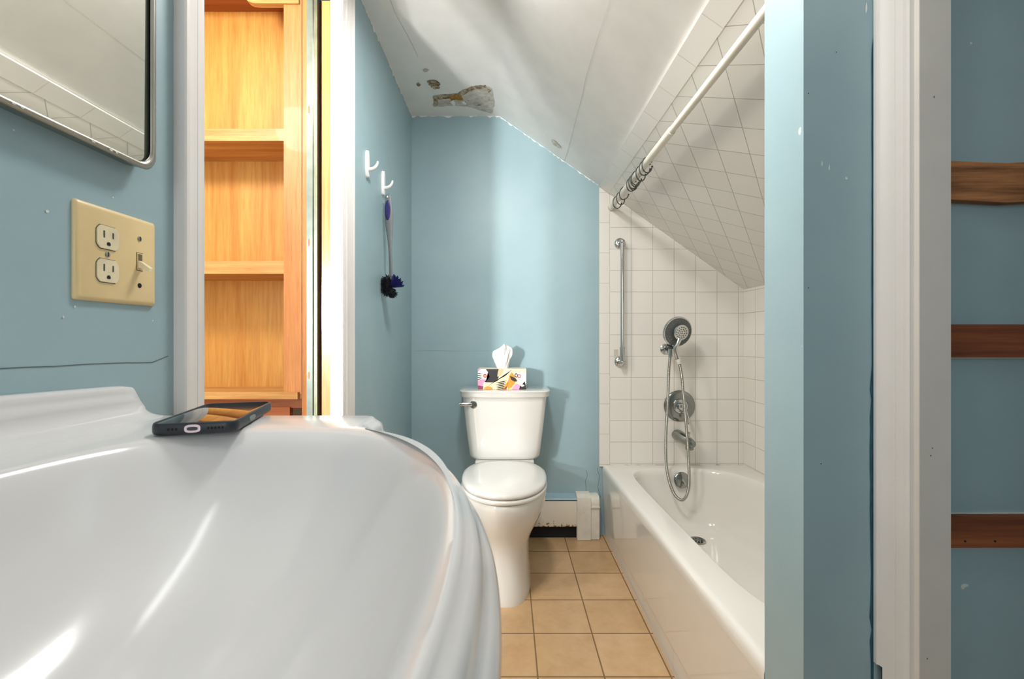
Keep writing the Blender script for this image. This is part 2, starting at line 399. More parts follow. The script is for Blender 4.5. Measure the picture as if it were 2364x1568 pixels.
# pocket door edge
bm = BM(); box(bm, -.554, -.5285, YF+.004, YF+.55, .01, 2.012)
d1 = struct(link('door_1', bm, WOODD, None, bevel=.0015), 'varnished wooden sliding door edge tucked in its wall pocket', 'door')
# metal stud with slots
bm = BM(); box(bm, -.5975, -.5800, YF, YF+.002, 0, 2.03)
st = struct(link('trim_6', bm, METAL, None), 'galvanised metal stud with slots in the door pocket', 'trim')
bm = BM(); prism(bm, [(-.5800, YF), (-.5765, YF+.004), (-.572, YF+.004), (-.570, YF+.001), (-.5665, YF+.001), (-.5655, YF+.03), (-.5975, YF+.03), (-.5975, YF+.0025), (-.5800, YF+.0025)], 'z', 0, 2.03)
link('stud_channel', bm, METALD, st, 20)
for yy in (253, 560, 867, -60):
    z = CH-(yy-782)*YF/1045
    bm = BM(); prism(bm, [(-.5905+a*.0022, z+b*.011) for a, b in sell(0, 0, 1, 1, 4, 20)], 'y', YF-.0004, YF+.001)
    link('slot', bm, WOODR, st, 0)
bm = BM(); box(bm, -.5655, -.5545, YF+.03, YF+.035, 0, 2.03); link('pocket_gap', bm, BLACK, st, 0)

# ================================================================== ceiling damage
def on_ceiling(px, py):
    a = (px-1172)/1045; b = (782-py)/1045
    Y = (ZC-CH)/b
    if a*Y > XS: Y = (ZC+TS*XS-CH)/(b+TS*a)
    X = a*Y; return Vector((X, Y, CH+b*Y-.0012))
def patch(name, pts, mat, off=0, rough=0, seed=1, label=None):
    r = random.Random(seed); P = [on_ceiling(*p) for p in pts]; out = []
    for a, b in zip(P, P[1:]+P[:1]):
        for k in range(5): out.append(a.lerp(b, k/5)+Vector((r.uniform(-1, 1), r.uniform(-1, 1), 0))*rough)
    bm = BM(); f = bm.faces.new([bm.verts.new(p-Vector((0, 0, off))) for p in out])
    bmesh.ops.triangulate(bm, faces=[f])
    return link(name, bm, mat, ceiling, 0)
patch('plaster_patch', [(1000, 220), (1000, 247), (1040, 244), (1080, 246), (1100, 252), (1135, 262), (1142, 240), (1136, 205), (1120, 196), (1095, 198), (1070, 206), (1056, 216), (1030, 218)], PLASTG, 0, .004, 1)
patch('bare_plaster', [(1000, 220), (1001, 244), (1012, 242), (1012, 230), (1036, 226), (1056, 226), (1080, 212), (1100, 205), (1120, 206), (1128, 214), (1136, 208), (1120, 196), (1095, 198), (1070, 206), (1056, 216), (1030, 218)], PLAST, .0006, .004, 2)
patch('exposed_core', [(1036, 222), (1042, 231), (1052, 229), (1062, 231), (1069, 229), (1064, 219), (1052, 216), (1044, 219)], PLASTB, .0012, .002, 3)
patch('peeling_flake', [(1040, 233), (1047, 228), (1051, 236), (1049, 245), (1045, 240)], HOOKM, .004, .001, 4)
patch('peeling_flake', [(1066, 234), (1070, 230), (1077, 236), (1075, 240), (1070, 238)], HOOKM, .004, .001, 5)
patch('plaster_hole', [(985, 188), (990, 184), (1004, 184), (1015, 192), (1014, 203), (1004, 206), (994, 200)], PLAST, .0004, .004, 6)
patch('plaster_hole', [(976, 161), (983, 158), (990, 161), (987, 166), (979, 166)], PLASTG, .0004, .002, 7)
patch('plaster_hole', [(962, 193), (967, 190), (972, 195), (968, 199), (963, 197)], PLAST, .0004, .002, 8)
patch('plaster_hole', [(1272, 323), (1280, 324), (1290, 333), (1297, 342), (1288, 341), (1278, 333)], PLAST if False else PLASTG, .001, .003, 9)
patch('plaster_smear', [(1085, 238), (1098, 233), (1118, 240), (1100, 243)], simple('smear_grey', (178, 176, 168), .9, var=.1, nscale=50), .0008, .004, 10)
def ceil_crack(pts, wd):
    P = [on_ceiling(*p)-Vector((0, 0, .0004)) for p in pts]; bm = BM()
    for a, b in zip(P, P[1:]):
        d = (b-a).normalized(); n = d.cross(Vector((TS, 0, 1)).normalized()).normalized()*wd/2
        bm.faces.new([bm.verts.new(q) for q in (a-n, b-n, b+n, a+n)])
    link('ceiling_crack', bm, CRACKW, ceiling, 0)
ceil_crack([(1414, -40), (1404, 12), (1382, 80), (1366, 134), (1352, 180), (1345, 216), (1336, 250), (1322, 305), (1312, 345), (1303, 372)], .0013)
ceil_crack([(890, -30), (912, 30), (940, 80), (965, 130)], .0015)
# ragged ceiling paint overlapping the tops of the blue walls
def ragged(pts, nrm, par, amt, seed):
    r = random.Random(seed); bm = BM(); P = [Vector(p) for p in pts]; n = Vector(nrm)*.0008
    for a, b in zip(P, P[1:]):
        m = max(2, int((b-a).length/.012)); prev = None
        for k in range(m+1):
            p = a.lerp(b, k/m); d = amt*r.random()**3+.0006
            cur = (bm.verts.new(p+n), bm.verts.new(p+n-Vector((0, 0, d))))
            if prev: bm.faces.new((prev[0], cur[0], cur[1], prev[1]))
            prev = cur
    link('ragged_paint_edge', bm, WHITE, par, 0)
ragged([(XL, 1.45, ZC), (XL, 2.31, ZC)], (1, 0, 0), wall_left, .016, 1)
ragged([(XL+.002, YB, ZC), (XS-.01, YB, ZC), (XT, YB, zs(XT))], (0, -1, 0), wall_back, .010, 2)
# back wall cracks and seam
def bw(pts, wd, mat=CRACK):
    P = [Vector(((px-1172)/451, YB-.0005, CH-(py-782)/451)) for px, py in pts]; bm = BM()
    for a, b in zip(P, P[1:]):
        d = (b-a).normalized(); n = Vector((-d.z, 0, d.x))*wd/2
        bm.faces.new([bm.verts.new(q) for q in (a-n, b-n, b+n, a+n)])
    link('wall_crack', bm, mat, wall_back, 0)
bw([(1352, 1147), (1353, 1125), (1351, 1112), (1356, 1098), (1353, 1086)], .0018)
bw([(1378, 1080), (1384, 1100), (1380, 1125), (1387, 1150)], .0018)
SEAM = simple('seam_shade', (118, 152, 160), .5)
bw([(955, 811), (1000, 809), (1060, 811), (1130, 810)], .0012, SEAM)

# ================================================================== CLOSET CLEATS
YCL = .70
bm = BM(); box(bm, .663, 1.3, YCL, YW+.001, 0, 1.62)
wcl = struct(link('wall_closet_side', bm, BLUE, smooth=0), 'dark blue closet side wall carrying the wooden cleats')
for i, (y0, y1, lab, mt) in enumerate(((374, 464, 'weathered rough wooden cleat, top one on the blue closet wall', CLEATW), (749, 825, 'dark brown wooden cleat, middle one on the blue closet wall', CLEAT), (1194, 1265, 'dark brown wooden cleat with nail holes, bottom one on the blue closet wall', CLEAT))):
    yc = .683; zt = CH-(y0-782)*yc/1045; zb = CH-(y1-782)*yc/1045
    t = empty('shelf_cleat', (.9, YCL, zb), lab, 'cleat', 'cleats on the closet wall')
    bm = BM(); box(bm, .663, 1.29, yc, YCL, zb, zt); bmesh.ops.subdivide_edges(bm, edges=bm.edges, cuts=6, use_grid_fill=True)
    if i == 0:
        for v in bm.verts: v.co.z += .0025*math.sin(v.co.x*37+v.co.z*90); v.co.y -= .0008*math.sin(v.co.x*61)
    link('board', bm, mt, t, 30)
    if i == 2:
        for nx in (.69, .735):
            bm = BM(); lathe(bm, [(.0015, 0), (.0015, .001)], (nx, yc-.0008, zb+.010), (0, 1, 0), 10); link('nail_head', bm, BLACK, t, 0)
for y0, y1, mt in ((463, 468, CHIP), (824, 828, CHIP), (1183, 1196, JAMB)):
    bm = BM(); box(bm, .663, 1.29, YCL-.004, YCL, CH-(y1-782)*YCL/1045, CH-(y0-782)*YCL/1045)
    link('paint_ridge', bm, mt, wcl, 0)

# ================================================================== HALL CABINET
YC = 1.50; YCB = 1.676
cab = empty('built_in_cabinet', (-1.1, YC, 0), 'honey coloured wooden built-in cabinet with open shelves seen through the doorway', 'cabinet')
def part(name, mat, par, x0, x1, y0, y1, z0, z1, bv=.0015, label=None):
    bm = BM(); box(bm, x0, x1, y0, y1, z0, z1); o = link(name, bm, mat, par, bevel=bv)
    if label: o['label'] = label
    return o
part('back_panel', WOODP, cab, -1.5, -.675, YCB, YCB+.01, .80, 2.23)
part('side_panel', WOODS, cab, -.69, -.664, YC+.02, YCB+.01, 0, 2.3)
part('stile', WOODS, cab, -.742, -.683, YC, YC+.02, .822, 2.16)
part('stile', WOODS, cab, -.683, -.648, YC+.003, YC+.02, 0, 2.3)
part('stile', WOODS, cab, -1.5, -1.44, YC, YC+.02, 0, 2.3)
part('side_panel', WOODS, cab, -1.5, -1.48, YC+.02, YCB+.01, 0, 2.3)
part('shelf', WOODX, cab, -1.44, -.7405, YC+.001, YCB, 1.661, 1.701)
part('shelf', WOODX, cab, -1.44, -.7405, YC+.001, YCB, 1.220, 1.263)
part('shelf', WOODX, cab, -1.48, -.684, YC+.002, YCB, .806, .827)
part('ledge_moulding', WOODX, cab, -1.5, -.690, YC-.014, YC+.002, .806, .8285, .003)
part('top_board', WOODR, cab, -1.5, -.664, YC+.02, YCB+.01, 2.216, 2.24)
bm = BM(); prism(bm, [(-.690, 2.112), (-.83, 2.112), (-.845, 2.114), (-.858, 2.120), (-.868, 2.132), (-.875, 2.15), (-.885, 2.17), (-1.5, 2.18), (-1.5, 2.3), (-.690, 2.3)], 'y', YC-.006, YC+.014); link('valance', bm, WOODX, cab, bevel=.0015)
part('apron_rail', WOODR, cab, -1.5, -.684, YC+.004, YC+.02, .775, .806)
dr = part('drawer', WOODR, cab, -1.43, -.72, YC-.004, YC+.018, .60, .778, .004)
bm = BM(); lathe(bm, [(.005, 0), (.005, .012), (.013, .018), (.013, .024), (.005, .028)], (-1.075, YC-.004, .69), (0, -1, 0), 20); link('knob', bm, BRUSHED, dr)
for x0, x1 in ((-1.43, -1.08), (-1.07, -.72)):
    d = part('door', WOODR, cab, x0, x1, YC-.004, YC+.018, .10, .585, .004)
    bm = BM(); lathe(bm, [(.005, 0), (.005, .012), (.013, .018), (.013, .024), (.005, .028)], (-1.10 if x0 < -1.2 else -1.05, YC-.004, .5), (0, -1, 0), 20); link('knob', bm, BRUSHED, d)
part('base', WOODR, cab, -1.5, -.664, YC+.02, YCB+.01, .0, .10)

# ================================================================== MIRROR CABINET
mc = empty('mirror_cabinet', (XL, .26, 1.225), 'wall mirror cabinet with worn rounded metal rim above the outlet plate', 'mirror')
Y0m, Y1m, Z0m, Z1m = -.02, .607, 1.225, 1.86
def rrect(y0, y1, z0, z1, r, n=6):
    out = []
    for cy, cz, a0 in ((y1-r, z1-r, 0), (y0+r, z1-r, PI/2), (y0+r, z0+r, PI), (y1-r, z0+r, 1.5*PI)):
        for k in range(n+1): a = a0+PI/2*k/n; out.append((cy+r*math.cos(a), cz+r*math.sin(a)))
    return out
bm = BM(); loft(bm, [[(x, a, b) for a, b in rrect(Y0m+i, Y1m-i, Z0m+i, Z1m-i, .022)] for x, i in ((XL, .004), (-.476, .001), (-.4725, 0), (-.4705, .0012), (-.4698, .004), (-.4705, .0068), (-.473, .0078))], True, False)
link('rim', bm, BRUSHED, mc, 60)
bm = BM(); prism(bm, rrect(Y0m+.007, Y1m-.007, Z0m+.007, Z1m-.007, .016), 'x', -.4760, -.4752); link('dark_edge', bm, simple('mirror_edge_dark', (52, 58, 44), .4), mc, 0)
mm, nt, b = base('mirror_glass'); b.inputs['Base Color'].default_value = (.86, .87, .82, 1); b.inputs['Metallic'].default_value = 1; b.inputs['Roughness'].default_value = .015
v = coords(nt); nt.links.new(ramp(nt, noise(nt, v, 3), (.84, .85, .80, 1), (.88, .89, .84, 1)), b.inputs['Base Color'])
bm = BM(); prism(bm, rrect(Y0m+.012, Y1m-.0165, Z0m+.0085, Z1m-.009, .012), 'x', -.4750, -.4742)
for v_ in bm.verts: v_.co.x += (v_.co.z-Z0m)*.0065
link('mirror', bm, mm, mc, 0)
for i, (px, py, r) in enumerate(((255, 378, .0028), (268, 376, .0022), (215, 352, .0025), (30, 270, .002), (50, 275, .002))):
    Y = .4695*1045/(1172-px); chip('paint_flake', (-.4693, Y, Z0m+.0035), r*.6, (1, 0, -.15), mc, CHIP, i+80, 1.6)

# ================================================================== OUTLET / SWITCH PLATE
pl = empty('wall_plate', (XL, .5685, 1.107), 'cream double wall plate with two sockets and one toggle switch', 'switch plate')
PX = XL+.0052
bm = BM(); loft(bm, [[(x, a, b) for a, b in rrect(.5105+i, .6275-i, 1.0495+i, 1.164-i, .003, 3)] for x, i in ((XL, 0), (XL+.002, 0), (XL+.0042, .0018), (PX, .005))]); link('plate', bm, CREAM, pl, 50)
# sockets
for zc in (1.1275, 1.0872):
    pts = []
    for k in range(40):
        t = 2*PI*k/40; pts.append((.5505+max(-.0150, min(.0150, .0172*math.cos(t))), zc+max(-.0138, min(.0138, .0172*math.sin(t)))))
    bm = BM(); prism(bm, [(.5505+(a-.5505)*1.05, zc+(c-zc)*1.06) for a, c in pts], 'x', PX-.0002, PX+.0002); link('socket_gap', bm, DARKM, pl, 0)
    bm = BM(); prism(bm, pts, 'x', PX, PX+.0016); s = link('socket', bm, IVORY, pl, 30, bevel=.0005)
    for dy, hh in ((-.0062, .0042), (.0062, .0036)):
        bm = BM(); box(bm, PX+.0012, PX+.0019, .5505+dy-.0009, .5505+dy+.0009, zc+.0035-hh, zc+.0035+hh); link('slot', bm, DARKM, s, 0)
    bm = BM(); prism(bm, [(.5505+.0026*math.cos(2*PI*k/16), zc-.0078+max(-.0018, .0026*math.sin(2*PI*k/16))) for k in range(16)], 'x', PX+.0012, PX+.0019); link('ground_hole', bm, BLACK, s, 0)
def screw(y, z, r=.0033):
    bm = BM(); lathe(bm, [(r, 0), (r, .0008), (r*.6, .0014), (0, .0015)], (PX-.0002, y, z), (1, 0, 0), 16); s = link('screw', bm, BRUSHED, pl)
    bm = BM(); box(bm, PX+.0008, PX+.0016, y-.0004, y+.0004, z-r*.8, z+r*.8); link('slot', bm, BLACK, s, 0)
screw(.5505, 1.1074); screw(.5985, 1.1370)
bm = BM(); lathe(bm, [(.0032, 0), (.0032, .0006)], (PX-.0002, .5985, 1.0752), (1, 0, 0), 16); link('empty_screw_hole', bm, BLACK, pl, 0)
bm = BM(); box(bm, PX-.0002, PX+.0003, .5935, .6035, 1.0945, 1.1185); link('switch_slot', bm, DARKM, pl, 0)
bm = BM(); box(bm, PX, PX+.0008, .5943, .6027, 1.0953, 1.1177); link('switch_frame', bm, CREAM, pl, bevel=.0003)
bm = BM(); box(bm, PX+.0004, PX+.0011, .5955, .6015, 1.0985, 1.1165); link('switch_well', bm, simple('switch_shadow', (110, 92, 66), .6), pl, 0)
bm = BM(); loft(bm, [[(PX+dx, .5985+hy*sy, z+hz*sz) for sy, sz in ((-1, -1), (1, -1), (1, 1), (-1, 1))] for dx, z, hy, hz in ((0, 1.1035, .0031, .0048), (.006, 1.1008, .0030, .0040), (.0135, 1.0965, .0034, .0030), (.0155, 1.0955, .0026, .0020))])
link('toggle', bm, IVORY, pl, bevel=.0007)

# ================================================================== SINK
ZD = .9045; SY = .19
sink = empty('pedestal_sink', (-.25, SY, 0), 'large white porcelain pedestal sink with stepped rim in the foreground', 'sink')
NA = 288
def t_outline():
    P = []
    for k in range(40):
        t = k/39; dy = .315*t; P.append((-.022-.26*(1-math.sqrt(1-(dy/.36)**2)), dy))
    P = P[:-1]+[(P[-1][0], .315), (-.1565, .322), (-.164, .328), (-.1675, .337), (-.168, .352), (-.168, .376), (-.1695, .388), (-.174, .396), (-.182, .400)]
    x = -.19
    while x > XL+.002: P.append((x, .400)); x -= .02
    P.append((XL+.0005, .400))
    k = .38
    while k > .01: P.append((XL+.0005, k)); k -= .02
    P.append((XL+.0005, 0))
    full = P+[(x, -y) for x, y in reversed(P[1:-1])]
    return [(x, SY+y) for x, y in full]
TO = t_outline(); CX = -.21
def raycast(poly, ang):
    d = (math.cos(ang), math.sin(ang)); best = 0
    for i in range(len(poly)):
        x1, y1 = poly[i][0]-CX, poly[i][1]-SY; x2, y2 = poly[(i+1) % len(poly)][0]-CX, poly[(i+1) % len(poly)][1]-SY
        ex, ey = x2-x1, y2-y1; den = d[0]*ey-d[1]*ex
        if abs(den) < 1e-12: continue
        t = (x1*ey-y1*ex)/den; u = (x1*d[1]-y1*d[0])/den
        if t > 0 and -1e-6 <= u <= 1+1e-6: best = max(best, t)
    return best
ANG = [math.atan2(y-SY, x-CX) for x, y in TO]
def offset(poly, d):
    n = len(poly); out = []
    for i in range(n):
        a = Vector(poly[i-1]); c = Vector(poly[(i+1) % n]); t = (c-a).normalized(); nn = Vector((t.y, -t.x))
        p = Vector(poly[i])+nn*d
        # outward is away from centre
        if (Vector(poly[i])-Vector((CX, SY))).dot(nn) < 0: p = Vector(poly[i])-nn*d
        out.append((max(p.x, XL+.0005), p.y))
    return out
inner = sell(CX, SY, .178, .314, 2.15, 720, 3.6)
IN = [(CX+raycast(inner, a)*math.cos(a), SY+raycast(inner, a)*math.sin(a)) for a in ANG]
def scl(poly, s, shift=0): return [(CX+(x-CX)*s+shift, SY+(y-SY)*s) for x, y in poly]
rings = []
for s, dz in ((.0005, -.140), (.12, -.1395), (.28, -.136), (.45, -.126), (.60, -.109), (.72, -.087), (.82, -.062), (.895, -.038), (.935, -.0225), (.962, -.0130), (.982, -.0070), (1.0, -.0030), (1.016, -.0009), (1.030, 0)):
    rings.append([(x, y, ZD+dz) for x, y in scl(IN, s)])
T2 = offset(TO, -.004)
mid = [((a[0]*1.03-CX*.03+b[0])/2, (a[1]*1.03-SY*.03+b[1])/2) for a, b in zip(IN, T2)]
rings.append([(x, y, ZD+.0004) for x, y in mid])
for d, dz in ((-.003, .0007), (-.001, .0002), (.0010, -.0018), (.0026, -.0036), (.0055, -.0050), (.0085, -.0072), (.0102, -.0110), (.0108, -.0150), (.0118, -.0180), (.0145, -.0200), (.0175, -.0228), (.0192, -.0275), (.0195, -.034), (.0175, -.041), (.012, -.0465), (.007, -.051), (.005, -.058), (.0, -.067), (-.012, -.078)):
    rings.append([(x, y, ZD+dz) for x, y in offset(TO, d)])
for s, z in ((.86, -.115), (.70, -.15), (.55, -.18), (.35, -.20)):
    rings.append([(max(x, XL+.0005), y, ZD+z) for x, y in scl(TO, s, -.02)])
bm = BM(); loft(bm, rings, True, True); link('basin', bm, SINKM, sink, 55)
# backsplash: swept ogee whose height varies along the wall
bp = [(0, 1.0), (.010, 1.0), (.014, .97), (.0165, .90), (.017, .80), (.0185, .70), (.022, .62), (.0225, .52), (.024, .40), (.028, .27), (.035, .14), (.045, .05), (.058, 0)]
rings = []
for k in range(61):
    dy = -.40+.80*k/60; a = abs(dy)
    h = .0405+.010*(1-(a/.40)**1.6)
    e = min(1, max(0, (.402-a)/.022)); q = math.sqrt(max(0, 1-(1-e)**2))
    h *= (.12+.88*q)
    ring = [(XL+.0006+max(dx, 0)*(.75+.25*q), SY+dy, ZD-.0002+h*f) for dx, f in bp]
    rings.append([(XL+.0006, SY+dy, ZD-.004)]+ring+[(XL+.058, SY+dy, ZD-.004)])
bm = BM(); loft(bm, rings, True, True); link('backsplash', bm, SINKM, sink, 40)
bm = BM(); loft(bm, [[(x, y, z) for x, y in sell(-.30, SY, a, b_, 2.6, 48)] for z, a, b_ in ((0, .13, .15), (.02, .13, .15), (.035, .12, .14), (.06, .105, .12), (.2, .085, .095), (.5, .08, .09), (.64, .09, .11), (.73, .11, .14))]); link('pedestal', bm, SINKM, sink, 40)

# ================================================================== PHONE
ph = empty('smartphone', (-.345, .545, ZD), 'black smartphone in a dark case lying on the corner of the sink', 'phone')
pa = math.radians(14.5); pc = Vector((-.3455, .5435, ZD+.0012)); ux = Vector((math.cos(pa), math.sin(pa), 0)); uy = Vector((-math.sin(pa), math.cos(pa), 0)); uz = Vector((0, 0, 1))
PWd, PL, PT = .081, .156, .0125
def ph_pt(a, b, c): return pc+ux*a+uy*b+uz*c
def ph_ring(ins, z, r=.013): return [ph_pt(a, b, z) for a, b in rrect(-PWd/2+ins, PWd/2-ins, -PL/2+ins, PL/2-ins, max(r-ins, .003), 7)]
bm = BM(); loft(bm, [ph_ring(.0035, 0), ph_ring(.0012, .0008), ph_ring(.0002, .003), ph_ring(0, .006), ph_ring(.0002, .0095), ph_ring(.0008, .0117), ph_ring(.0018, .0125), ph_ring(.0028, .0123), ph_ring(.0032, .0110)]); link('case', bm, CASE, ph, 60)
bm = BM(); loft(bm, [ph_ring(.0032, .0105), ph_ring(.0032, .0114), ph_ring(.0036, .0116)]); link('screen', bm, GLASS, ph, 30)
def ph_oval(nm, a, c, ra, rc, t, mat, par=ph):
    bm = BM(); loft(bm, [[ph_pt(a+p*ra, -PL/2-q, c+s*rc) for p, s in sell(0, 0, 1, 1, 3, 20)] for q in (-.003, t)]); return link(nm, bm, mat, par, 40)
pr = ph_oval('charging_port_ring', 0, .0062, .0074, .0041, .0003, PINK); ph_oval('charging_port', 0, .0062, .0050, .0019, .0006, DARKM, pr)
for a in (-.0215, -.0180, -.0145, .0145, .0178, .0211, .0244, .0277): ph_oval('speaker_hole', a, .0062, .0011, .0014, .0002, BLACK)
bm = BM(); loft(bm, [[ph_pt(PWd/2+q, -.020+p*.011, .0064+s*.0028) for p, s in sell(0, 0, 1, 1, 3, 20)] for q in (-.002, .0006)]); link('side_button', bm, GREYP, ph, 40)

# ================================================================== TOILET
TX = -.014
toi = empty('toilet', (TX, 1.9, 0), 'white two-piece toilet with closed lid against the blue back wall', 'toilet')
def egg(z, hw, yf, yb, n=2.2, nb=3.0, N_=56):
    """plan outline, rounded front, squarer back"""
    ym = yb-(yb-yf)*.42; out = []
    for k in range(N_):
        t = 2*PI*k/N_; c, s = math.cos(t), math.sin(t); e = n if s < 0 else nb
        x = TX+hw*math.copysign(abs(c)**(2/e), c); y = ym+(ym-yf if s < 0 else yb-ym)*math.copysign(abs(s)**(2/e), s)
        out.append((x, y, z))
    return out
bm = BM(); loft(bm, [egg(z, hw, yf, yb, n, 3) for z, hw, yf, yb, n in (
    (0, .112, 1.690, 2.16, 2.7), (.012, .112, 1.690, 2.16, 2.7), (.03, .109, 1.694, 2.16, 2.7), (.08, .105, 1.702, 2.15, 2.7), (.13, .103, 1.712, 2.15, 2.6), (.17, .105, 1.715, 2.15, 2.5),
    (.205, .112, 1.708, 2.15, 2.4), (.24, .127, 1.690, 2.15, 2.3), (.275, .146, 1.668, 2.15, 2.2), (.31, .163, 1.648, 2.15, 2.15), (.345, .174, 1.636, 2.15, 2.1), (.375, .178, 1.631, 2.15, 2.1), (.392, .178, 1.631, 2.15, 2.1), (.398, .174, 1.635, 2.148, 2.1))])
link('bowl', bm, PORC, toi, 50)
bm = BM(); loft(bm, [egg(z, hw, yf, 2.085, 2.1, 2.4) for z, hw, yf in ((.400, .170, 1.638), (.402, .176, 1.630), (.409, .178, 1.627), (.416, .176, 1.629), (.418, .172, 1.633))]); link('seat', bm, SEATM, toi, 50)
bm = BM(); loft(bm, [egg(z, hw, yf, yb, 2.1, 2.5) for z, hw, yf, yb in ((.421, .168, 1.636, 2.092), (.423, .1755, 1.629, 2.10), (.430, .1765, 1.627, 2.10), (.439, .173, 1.632, 2.098), (.445, .160, 1.65, 2.088), (.4485, .12, 1.70, 2.05), (.450, .05, 1.80, 1.95))]); link('lid', bm, SEATM, toi, 60)
bm = BM(); box(bm, TX-.135, TX+.135, 2.09, 2.27, .38, .437); link('tank_shelf', bm, PORC, toi, bevel=.012, seg=3)
bm = BM(); box(bm, TX-.10, TX+.10, 2.06, 2.10, .398, .421); link('hinge_block', bm, SEATM, toi, bevel=.006)
def tank_ring(z, hw, yf, yb=2.290, r=.035):
    out = []
    # front bowed outline
    n = 24
    for k in range(n+1):
        t = -1+2*k/n; x = TX+hw*t
        bow = .022*(1-t*t); cr = max(0, abs(t)-(1-r/hw))/(r/hw); y = yf+.022-bow+r*.9*(1-math.sqrt(max(0, 1-cr*cr)))
        out.append((x, y, z))
    out += [(TX+hw, yb-.01, z), (TX+hw-.01, yb, z), (TX-hw+.01, yb, z), (TX-hw, yb-.01, z)]
    return out
def body_ring(z, hw, yf, yb=2.290):
    ch = .022; fr = [(-hw, yf+.075), (-hw+.001, yf+.040), (-hw+.005, yf+.030), (-hw+ch-.004, yf+.0155), (-hw+ch+.004, yf+.0115)]
    fr += [(-(hw-ch-.004)+k*(hw-ch-.004)/6, yf+.0115*((k-6)/6)**2*.9) for k in range(1, 7)]
    fr = fr+[(-x, y) for x, y in fr[-2::-1]]
    return [(TX+x, y, z) for x, y in fr]+[(TX+hw, yb-.01, z), (TX+hw-.01, yb, z), (TX-hw+.01, yb, z), (TX-hw, yb-.01, z)]
bm = BM(); loft(bm, [body_ring(z, hw, yf) for z, hw, yf in ((.4375, .150, 2.125), (.441, .160, 2.113), (.455, .167, 2.105), (.49, .171, 2.101), (.60, .184, 2.092), (.732, .197, 2.084))]); link('tank', bm, PORC, toi, 50)
bm = BM(); loft(bm, [tank_ring(z, hw, yf, 2.293) for z, hw, yf in ((.730, .198, 2.080), (.733, .206, 2.072), (.738, .208, 2.070), (.752, .209, 2.069), (.760, .213, 2.065), (.7635, .212, 2.067), (.765, .208, 2.073))]); link('tank_lid', bm, PORC, toi, 50)
bm = BM(); lathe(bm, [(.013, 0), (.0155, .002), (.0185, .006), (.0185, .014), (.014, .018), (.004, .019)], (-.157, 2.108, .700), (0, -1, 0)); fl = link('flush_handle', bm, CHROME, toi)
bm = BM(); loft(bm, [[(x, 2.092+q*.0035+off, z+s*rr) for q, s in sell(0, 0, 1, 1, 2.5, 14)] for x, z, rr, off in ((-.166, .7005, .0075, 0), (-.185, .7010, .0078, -.003), (-.208, .7015, .0082, -.005), (-.220, .7015, .0078, -.006), (-.224, .7015, .005, -.006))]); link('lever', bm, CHROME, fl, 40)
# ================================================================== TISSUE BOX
tb = empty('tissue_box', (-.026, 2.19, .765), 'tissue box with colourful abstract print on the toilet tank', 'tissue box')
bx0, bx1, by0, by1, bz0, bz1 = -.141, .088, 2.135, 2.255, .7655, .862
BOXM = simple('box_card', (232, 222, 200), .5, var=.03); 
def P8(px, py):   # zoomed-crop coordinates of the box front (313..850, 368..583) -> box face
    return (bx0+(px-313)/(850-313)*(bx1-bx0), bz1-(py-368)/(583-368)*(bz1-bz0))
PCOL = {'black': simple('ink_black', (36, 32, 34), .5), 'pink': simple('ink_pink', (224, 150, 186), .5), 'orange': simple('ink_orange', (232, 146, 42), .5), 'rust': simple('ink_rust', (150, 66, 40), .5), 'plum': simple('ink_plum', (140, 60, 84), .5), 'cream': simple('ink_cream', (240, 224, 178), .5), 'white': simple('ink_white', (240, 234, 226), .5), 'tan': simple('ink_tan', (206, 184, 140), .5), 'dkred': simple('ink_red', (176, 62, 48), .5)}
lv = [0]
def ink(pts, c):
    lv[0] += 1; P = [P8(min(849, max(314, a)), min(582, max(369, b))) for a, b in pts]
    bm = BM(); f = bm.faces.new([bm.verts.new((x, by0-.0002-.00003*lv[0], z)) for x, z in P]); bmesh.ops.triangulate(bm, faces=[f])
    return bm, c
prints = {}
def addink(pts, c): prints.setdefault(c, []).append((pts, lv[0])); lv[0] += 1
def circ(cx, cy, rx, ry, n=20): return [(cx+rx*math.cos(2*PI*k/n), cy+ry*math.sin(2*PI*k/n)) for k in range(n)]
addink([(313, 368), (400, 368), (425, 400), (445, 445), (400, 480), (375, 520), (372, 583), (313, 583)], 'pink')
addink([(345, 368), (400, 368), (425, 400), (445, 448), (400, 478), (360, 475), (313, 490), (313, 400)], 'white')
addink([(313, 540), (345, 545), (372, 550), (372, 583), (313, 583)], 'plum')
for k in range(4): addink([(313, 410+k*22), (340, 412+k*18), (368, 420+k*16), (340, 420+k*19), (313, 420+k*22)], 'black')
addink([(400, 368), (545, 368), (535, 400), (525, 450), (545, 455), (525, 490), (470, 510), (400, 508), (385, 500), (445, 450), (425, 400)], 'black')
addink([(375, 520), (400, 510), (470, 512), (520, 500), (560, 470), (620, 440), (700, 368), (845, 368), (850, 583), (372, 583)], 'cream')
addink([(545, 368), (600, 368), (590, 420), (560, 445), (528, 448), (535, 400)], 'tan')
for k in range(12): addink(circ(620+14*k if k < 12 else 0, 385+(k % 2)*12, 4, 4, 8), 'tan')
addink(circ(430, 578, 48, 28), 'orange')
for k in range(5):
    y = 490+k*18; addink([(500+k*3, y+25), (560, y+12), (640-k*8, y-2), (600, y+16), (550, y+24)], 'black')
addink([(660, 440), (690, 400), (720, 440), (740, 490), (715, 530), (690, 560), (650, 583), (640, 560), (655, 500)], 'orange')
addink([(585, 583), (610, 545), (650, 490), (660, 440), (650, 520), (630, 583)], 'rust')
for k in range(4): addink([(595+k*12, 560-k*16), (640+k*4, 530-k*14), (640+k*4, 540-k*14), (600+k*12, 575-k*16)], 'orange')
addink([(668, 440), (700, 450), (735, 470), (752, 500), (715, 500), (680, 480)], 'black')
addink([(700, 560), (740, 520), (790, 540), (770, 583), (690, 583)], 'pink')
